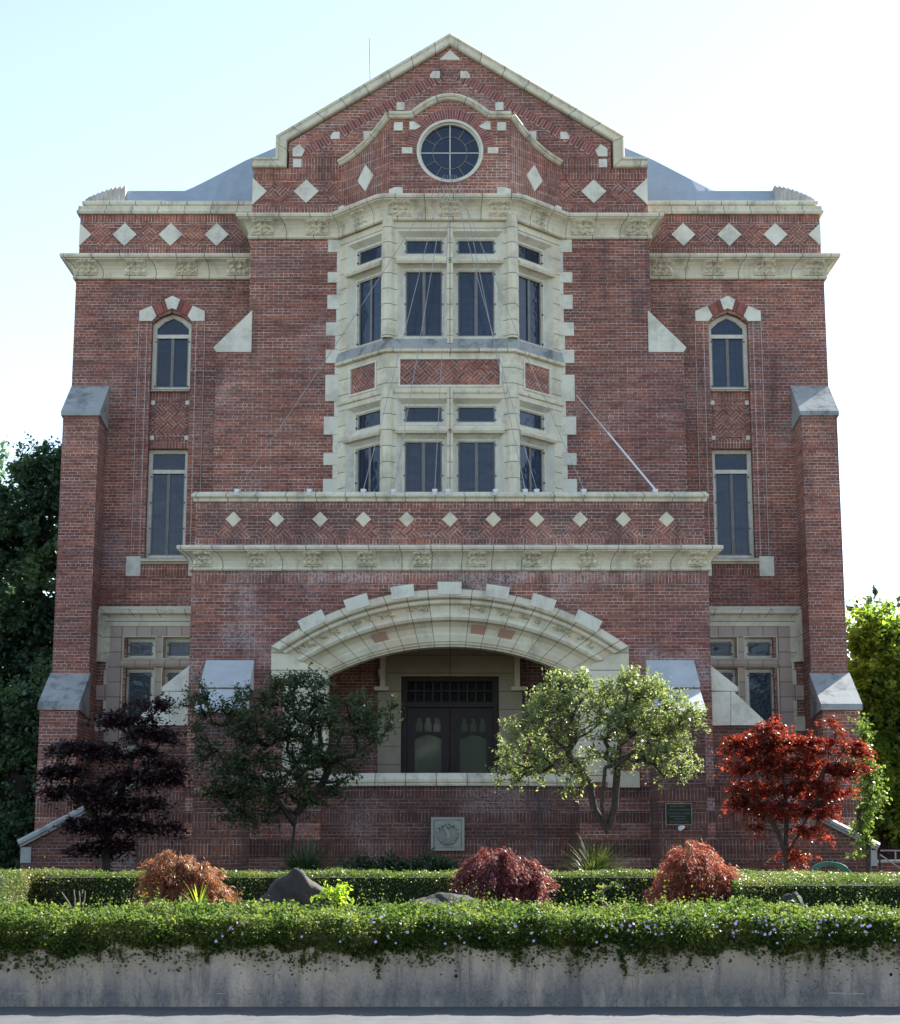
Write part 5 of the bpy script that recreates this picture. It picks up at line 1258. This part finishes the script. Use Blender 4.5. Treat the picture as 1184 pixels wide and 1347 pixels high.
# hedges
def hedge(name, label, boxes, n_per=2600, lm='leaf_hedge', size=.027, group=None, wav=.015):
    x0, x1, y0, y1, z0, z1 = boxes[0]
    o = empty(name, ((x0 + x1) / 2, y0, GZ), label, 'hedge', group); mb = MB()
    P_, N_ = [], []
    for (x0, x1, y0, y1, z0, z1) in boxes:
        i = .05; mb.box(x0 + i, x1 - i, y0 + i, y1 - i, z0, z1 - i)
        for (A, ax) in (((x1 - x0) * (z1 - z0), 'f'), ((x1 - x0) * (y1 - y0), 't'), ((y1 - y0) * (z1 - z0), 'l'), ((y1 - y0) * (z1 - z0), 'r')):
            n = int(A * n_per * (1.3 if ax == 't' else 1)); a = rng.uniform(0, 1, n); b = rng.uniform(0, 1, n); e = rng.normal(size=n) * .02
            X_ = x0 + (x1 - x0) * a; 
            if ax == 'f': p = np.stack([X_, y0 + e + wav * np.sin(X_ * 5), z0 + (z1 - z0) * b], 1)
            elif ax == 't': p = np.stack([X_, y0 + (y1 - y0) * b, z1 + e + wav * np.sin(X_ * 3.1) + .008 * np.sin(X_ * 11)], 1)
            else: p = np.stack([np.full(n, x0 if ax == 'l' else x1) + e, y0 + (y1 - y0) * a, z0 + (z1 - z0) * b], 1)
            P_.append(p)
    mb.build('stems', 'hedge_core', o); pos = np.concatenate(P_); V, Fc = leaves(pos, size, 1.8, .2); np_mesh('foliage', V, Fc, lm, o)
hz = 1.13
hedge('clipped_hedge', 'long low clipped hedge running in front of the hall', [(-5.7, 4.2, 24.0, 24.9, GZ - .1, hz)])
hedge('clipped_hedge', 'clipped hedge block at the left edge with its right side lit by sun', [(-9.0, -5.7, 22.4, 24.9, GZ - .1, hz + .01)])
xr = X(965, 1160, 21)
hedge('clipped_hedge', 'wide clipped hedge with a broad sunlit top below the red maple at right', [(xr, 8.5, 20.2, 24.2, GZ - .1, hz - .01)])
# rocks
def rock(label, u0, u1, v0, Y, seed, prof):
    import bmesh
    bm = bmesh.new(); bmesh.ops.create_icosphere(bm, subdivisions=5, radius=1); rs = np.random.default_rng(seed)
    cx = X((u0 + u1) / 2, 1190, Y); hw_ = (u1 - u0) / 2 * Y / FPX; h = Z(v0, Y) - GZ
    dirs = rs.normal(size=(26, 3)); dirs /= np.linalg.norm(dirs, axis=1)[:, None]; offs = rs.uniform(.68, 1.0, 26)
    for v in bm.verts:
        c = np.array(v.co); r = 1.0
        dd = dirs @ c; m_ = dd > .3; r = min(1.0, float(np.min(np.where(m_, offs / np.maximum(dd, .01), 9)))); c = c * r
        n_ = .04 * math.sin(c[0] * 9 + seed) * math.cos(c[1] * 7) + .03 * math.sin(c[2] * 15 + c[0] * 8) + .015 * math.sin(c[0] * 31 + c[2] * 23)
        c = c * (1 + n_); t = (c[0] + 1) / 2
        v.co = (cx + c[0] * hw_, Y + c[1] * hw_ * .6, GZ + c[2] * h * np.interp(t, [p[0] for p in prof], [p[1] for p in prof]))
    me = bpy.data.meshes.new('garden_rock'); bm.to_mesh(me); bm.free(); me.materials.append(MATS['rock']); me.polygons.foreach_set('use_smooth', [True] * len(me.polygons))
    o = bpy.data.objects.new('garden_rock', me); COL.objects.link(o); tag(o, label, 'rock', 'rocks behind the ground cover')
rock('peaked brown rock with sloping right side left of centre', 318, 448, 1148, 20.6, 3, [(0, .5), (.25, .9), (.4, 1.2), (.55, 1.25), (.7, 1.0), (1, .8)])
rock('long flat dark rock beside the plum-red dwarf maple', 515, 650, 1180, 20.4, 8, [(0, .7), (.3, 1.1), (.6, 1.2), (.8, 1.3), (1, .8)])
rock('small pale-edged rock at the foot of the orange dwarf maple', 188, 240, 1188, 20.3, 5, [(0, .9), (.4, 1.3), (.6, 1.1), (1, .6)])
rock('small rock half hidden by leaves in front of the right hedge', 1020, 1062, 1176, 19.5, 11, [(0, 1.1), (.5, 1.0), (.9, 1.4), (1, .9)])
# strap-leaved plants
def strap(name, label, u, Y, n, hgt, m, cat='plant', spread=.5, w_=.02, gx=0):
    o = empty(name, (X(u, 1160, Y), Y, GZ), label, cat); V = []; Fc = []
    bx, by = o.location.x, Y
    for k in range(n):
        an = rng.uniform(0, 2 * math.pi); L = hgt * rng.uniform(.6, 1.1); sp_ = spread * rng.uniform(.2, 1); pts = []
        for j in range(6):
            t = j / 5; pts.append(np.array((bx + math.cos(an) * sp_ * t ** 1.5 * L * 1.3 + rng.normal() * .0, by + math.sin(an) * sp_ * t ** 1.5 * L, GZ + L * (t - .45 * sp_ * t * t * 1.6))))
        sd_ = np.array((-math.sin(an), math.cos(an), 0)); b0 = len(V)
        for j, p in enumerate(pts):
            ww = w_ * (1 - (j / 5) ** 2 * .92); V += [p - sd_ * ww, p + sd_ * ww]
        for j in range(5): Fc.append((b0 + 2 * j, b0 + 2 * j + 1, b0 + 2 * j + 3, b0 + 2 * j + 2))
    np_mesh('leaf_blades', np.array(V), np.array(Fc), m, o)
strap('flax_plant', 'dark spiky flax clump under the left green tree', 402, 29.5, 260, 1.1, 'leaf_dark', spread=.9)
strap('flax_plant', 'spiky flax clump with sunlit blades under the right green tree', 782, 29.5, 260, 1.1, 'leaf_flax', spread=.9)
strap('iris_plant', 'pale green strap leaves beside the orange dwarf maple', 262, 20.2, 16, .50, 'leaf_bright', w_=.012)
tree('leafy_shrub', 'bright yellow-green leafy plant just right of the peaked rock', 'shrub', (X(442, 1190, 20.0), 20.0, GZ), [[(X(442, 1200, 20), 20, GZ - .05), (X(442, 1185, 20), 20, GZ + .1)]], [blob(440, 1182, 20, 17, 10)], 22, 12, .075, .06, 'leaf_bright', 'bark', 2.6, .3)
tree('leafy_shrub', 'low dark green shrub mound below the square stone relief', 'shrub', (X(520, 1150, 32), 32, GZ), [[(X(520, 1165, 32), 32, GZ - .1), (X(520, 1155, 32), 32, GZ + .1)]], [blob(500, 1150, 32, 45, 13), blob(560, 1150, 32, 40, 13)], 120, 60, .07, .12, 'leaf_dark', 'bark_dark', 2, .3)
tree('leafy_shrub', 'bright yellow-green upright shrub rising behind the red maple at the right edge', 'shrub', (X(1142, 1160, 33), 33, GZ), [[(X(1142, 1165, 33), 33, GZ - .1), (X(1143, 1100, 33), 33, Z(1100, 33))]], [blob(1142, 990, 33, 9, 28), blob(1144, 1040, 33, 13, 30), blob(1140, 1070, 33, 12, 20), blob(1136, 962, 33, 5, 14), blob(1132, 1105, 33, 12, 20)], 75, 34, .08, .10, 'leaf_sapling', 'bark', 2.2, .3)
tree('leafy_shrub', 'small bare stemmed plant with a few pale leaves left of the pinkish dwarf maple', 'shrub', (X(800, 1190, 19.8), 19.8, GZ), [[(X(800, 1200, 19.8), 19.8, GZ - .05), (X(800, 1180, 19.8), 19.8, GZ + .15)]], [blob(803, 1180, 19.8, 22, 16)], 16, 6, .045, .02, 'leaf_cover', 'bark_pale', 2, .3)
o = empty('dead_stems', (X(103, 1190, 20), 20, GZ), 'few dry brown stems standing in front of the left hedge', 'plant'); mb = MB()
for (u0, v0, u1, v1) in ((95, 1196, 81, 1174), (98, 1196, 97, 1170), (104, 1196, 104, 1172), (108, 1196, 112, 1172), (105, 1180, 109, 1170)):
    tube(mb, [Rp(u0, v0, 20), Rp((u0 + u1) / 2 + 1, (v0 + v1) / 2, 20), Rp(u1, v1, 20)], [.009, .008, .007], 5)
mb.build('stem', 'bark_pale', o)
mb = MB()
for k in range(5):
    c = Rp(1093, 1150, 26); r = .17 + .012 * k; tube(mb, [(c[0] + r * 1.25 * math.cos(t), 26 + .12 * math.sin(t), hz - .03 + .12 * math.sin(t) + .01 * k) for t in np.linspace(-.1, math.pi + .1, 14)], .012, 5)
mb.box(X(1093, 1150, 26) - .35, X(1093, 1150, 26) + .35, 26.02, 26.1, GZ, hz - .04)
o = mb.build('garden_hose', 'hose_green'); tag(o, 'coiled bright green garden hose behind the right hedge', 'hose')

# ground cover over the retaining wall
def mound(x, y):        # top surface height
    e = (y - (YWALL - .10)) ; k = 1 - np.exp(-np.maximum(e, 0) * 3.2)
    base = .47 + .38 * k
    base = base + .03 * np.sin(x * 2.3 + 1) + .035 * np.sin(x * 5.1 + y * 4) + .03 * np.sin(x * 9.7 - y * 7) + .02 * np.sin(x * 17.3 + y * 13)
    return base - .10 * np.clip(y - 18.3, 0, 2)
def cover():
    n = 105000; x = rng.uniform(-7.5, 7.5, n); y = YWALL - .12 + 2.6 * rng.beta(1.0, 1.25, n)
    z_ = mound(x, y) + rng.normal(size=n) * (.03 + .05 * np.exp(-(y - YWALL + .12) * 5)) + rng.exponential(.015, n)
    p1 = np.stack([x, y, z_], 1)
    # overhanging front face
    n2 = 52000; x = rng.uniform(-7.5, 7.5, n2); low = .53 + .03 * np.sin(x * 1.9) + .03 * np.sin(x * 4.3 + 2) + .025 * np.sin(x * 9.1) + .02 * np.sin(x * 17.0)
    t = rng.beta(1.5, 1.35, n2); z_ = low + (.86 + rng.normal(size=n2) * .02 - low) * t; y = YWALL - .02 - (.10 + .05 * np.sin(x * 6.1) + .04 * np.sin(x * 13 + 1)) * np.sin(np.clip(t, 0, 1) * 2.4) * rng.uniform(.2, 1.3, n2) + .10 * t * t
    p2 = np.stack([x, y, z_], 1)
    # trailing runners hanging down the wall
    pr_ = []
    for k in range(75):
        x0 = rng.uniform(-7, 7); L = rng.exponential(.07) + .03; m_ = int(L * 230); t = rng.uniform(0, 1, m_)
        zl = .53 + .035 * math.sin(x0 * 1.9) + .04 * math.sin(x0 * 4.3 + 2)
        sw_ = rng.uniform(-.25, .25)
        pr_.append(np.stack([x0 + sw_ * L * t + rng.normal(size=m_) * .012 * (1 - t * .3), np.full(m_, YWALL - .035) + rng.normal(size=m_) * .012, zl - L * t], 1))
    P_ = np.concatenate([p1, p2] + pr_)
    V, Fc = leaves(P_, .034, 1.5, .35); o = np_mesh('ground_cover', V, Fc, 'leaf_cover'); tag(o, 'mat of small leaved trailing ground cover spilling over the concrete wall', 'ground cover', None, 'stuff')
    # upright tips
    m_ = 8000; x = rng.uniform(-7.5, 7.5, m_); y = YWALL + .1 + 2.2 * rng.beta(1, 1.3, m_); hgt = rng.exponential(.04, m_) * (1 + .9 * np.sin(x * 3.7 + 2 * np.sin(x * 1.3))) * (1 + .6 * np.sin(x * 11 + y * 5))
    k = 6; t = np.linspace(.1, 1, k)[None, :]; b = np.stack([x, y, mound(x, y)], 1)
    tilt = rng.normal(size=(m_, 2)) * .3
    pos = b[:, None, :] + np.stack([tilt[:, :1] * hgt[:, None] * t, tilt[:, 1:] * hgt[:, None] * t, np.abs(hgt)[:, None] * t + .01], 2)
    V, Fc = leaves(pos.reshape(-1, 3), .026, 1.8, .2); o = np_mesh('ground_cover', V, Fc, 'leaf_cover'); tag(o, 'upright leafy tips of the ground cover', 'ground cover', None, 'stuff')
    # flowers in drifts
    cx = np.concatenate([rng.normal(X(u, 1215, 17.4), s_, int(n_)) for u, s_, n_ in ((310, .15, 30), (480, .6, 60), (620, .5, 90), (760, .5, 60), (860, .22, 90), (1050, .28, 120), (1010, .5, 60), (930, .6, 60), (1150, .3, 30), (150, .8, 20))])
    n3 = len(cx); t = rng.beta(1.6, 2.2, n3); y = YWALL - .17 + t * .6; z_ = np.where(t < .25, .60 + t * 1.0, mound(cx, y) + .035) + rng.normal(size=n3) * .02
    pos = np.stack([cx, y - .02, z_], 1); P5 = []
    V = []; Fc = []
    for p in pos:
        r = rng.uniform(.009, .019); nv = np.array((rng.normal() * .4, -1, .5 + rng.normal() * .3)); nv /= np.linalg.norm(nv); a = np.cross(nv, (0, 0, 1)); a /= np.linalg.norm(a); b = np.cross(nv, a); b0 = len(V)
        for k in range(5): an = 2 * math.pi * k / 5; V.append(p + (a * math.cos(an) + b * math.sin(an)) * r)
        Fc.append(tuple(range(b0, b0 + 5)))
    o = np_mesh('flowers', np.array(V), np.array(Fc), 'flower_purple'); tag(o, 'drifts of tiny pale purple flowers in the ground cover', 'flowers', None, 'stuff')
cover()

# background trees
def big(label, u, Y, vb, blobs, ncl, per, ls, cr, m, bk='bark_dark', **k):
    x = X(u, 1100, Y); tree(k.pop('name', 'tree'), label, 'tree', (x, Y, GZ), [[(x, Y, GZ - .2), (x + .1, Y, Z(1020, Y)), (x - .1, Y, Z(vb, Y))]], blobs, ncl, per, ls, cr, m, bk, r_tip=.02, r_max=.35, **k)
big('tall dark evergreen tree against the left side of the hall', 40, 46, 800, [blob(60, 640, 46, 40, 30), blob(20, 690, 46, 60, 50), blob(70, 720, 46, 50, 50), blob(-40, 700, 46, 60, 60), blob(20, 790, 46, 80, 50), blob(70, 860, 46, 50, 60), blob(-30, 880, 46, 80, 60), blob(50, 960, 46, 60, 50), blob(85, 620, 46, 20, 30), blob(0, 1030, 46, 90, 60)], 620, 150, .14, .33, 'leaf_cedar', name='evergreen_tree')
big('dark evergreen tree behind, at the far left edge', -60, 55, 800, [blob(-20, 660, 55, 40, 45), blob(-60, 780, 55, 90, 90), blob(0, 900, 55, 90, 80), blob(30, 1030, 55, 100, 70)], 420, 110, .2, .5, 'leaf_cedar', name='evergreen_tree')
big('low dark spreading evergreen filling the gap beside the left stair wall', 20, 43, 1020, [blob(-10, 980, 43, 60, 70), blob(50, 1030, 43, 45, 70), blob(-60, 1050, 43, 70, 80), blob(20, 1100, 43, 70, 50), blob(70, 930, 43, 30, 50)], 420, 90, .13, .3, 'leaf_cedar', name='evergreen_tree')
big('sunlit laurel tree with glossy yellow-green leaves right of the hall', 1165, 44, 900, [blob(1150, 850, 44, 30, 32), blob(1185, 870, 44, 40, 40), blob(1155, 920, 44, 45, 50), blob(1210, 930, 44, 50, 60), blob(1165, 1000, 44, 45, 50), blob(1220, 1020, 44, 50, 50), blob(1175, 1070, 44, 45, 40)], 520, 130, .15, .30, 'leaf_laurel', name='laurel_tree')
big('bluish green tree top seen beyond the laurel at the right edge', 1175, 62, 860, [blob(1150, 825, 62, 18, 12), blob(1185, 850, 62, 30, 28), blob(1210, 930, 62, 60, 70)], 140, 80, .3, .5, 'leaf_dark', name='tree')

# trees across the street, behind the camera: they shade and are mirrored in the lower windows
for i, (x, y, h, m) in enumerate(((-21, -14, 13, 'leaf_cedar'), (-7.5, -17, 13.5, 'leaf_dark'), (6.5, -14, 14, 'leaf_cedar'), (20, -16, 13.5, 'leaf_dark'))):
    tree('street_tree', ('broad dark green street tree across the road, first from the left', 'rounded green street tree across the road, second from the left', 'taller dark street tree across the road, third from the left', 'green street tree across the road, far right')[i], 'tree', (x, y, 0),
         [[(x, y, -.1), (x + .2, y, 2.5), (x, y, 5)]], [(x, y, h * .6, 6, 4, h * .38), (x - 4, y + 1, h * .45, 4, 3, 4), (x + 4, y - 1, h * .47, 4, 3, 4)], 220, 60, .42, .7, m, 'bark_dark', r_tip=.02, r_max=.3, group='trees across the street')
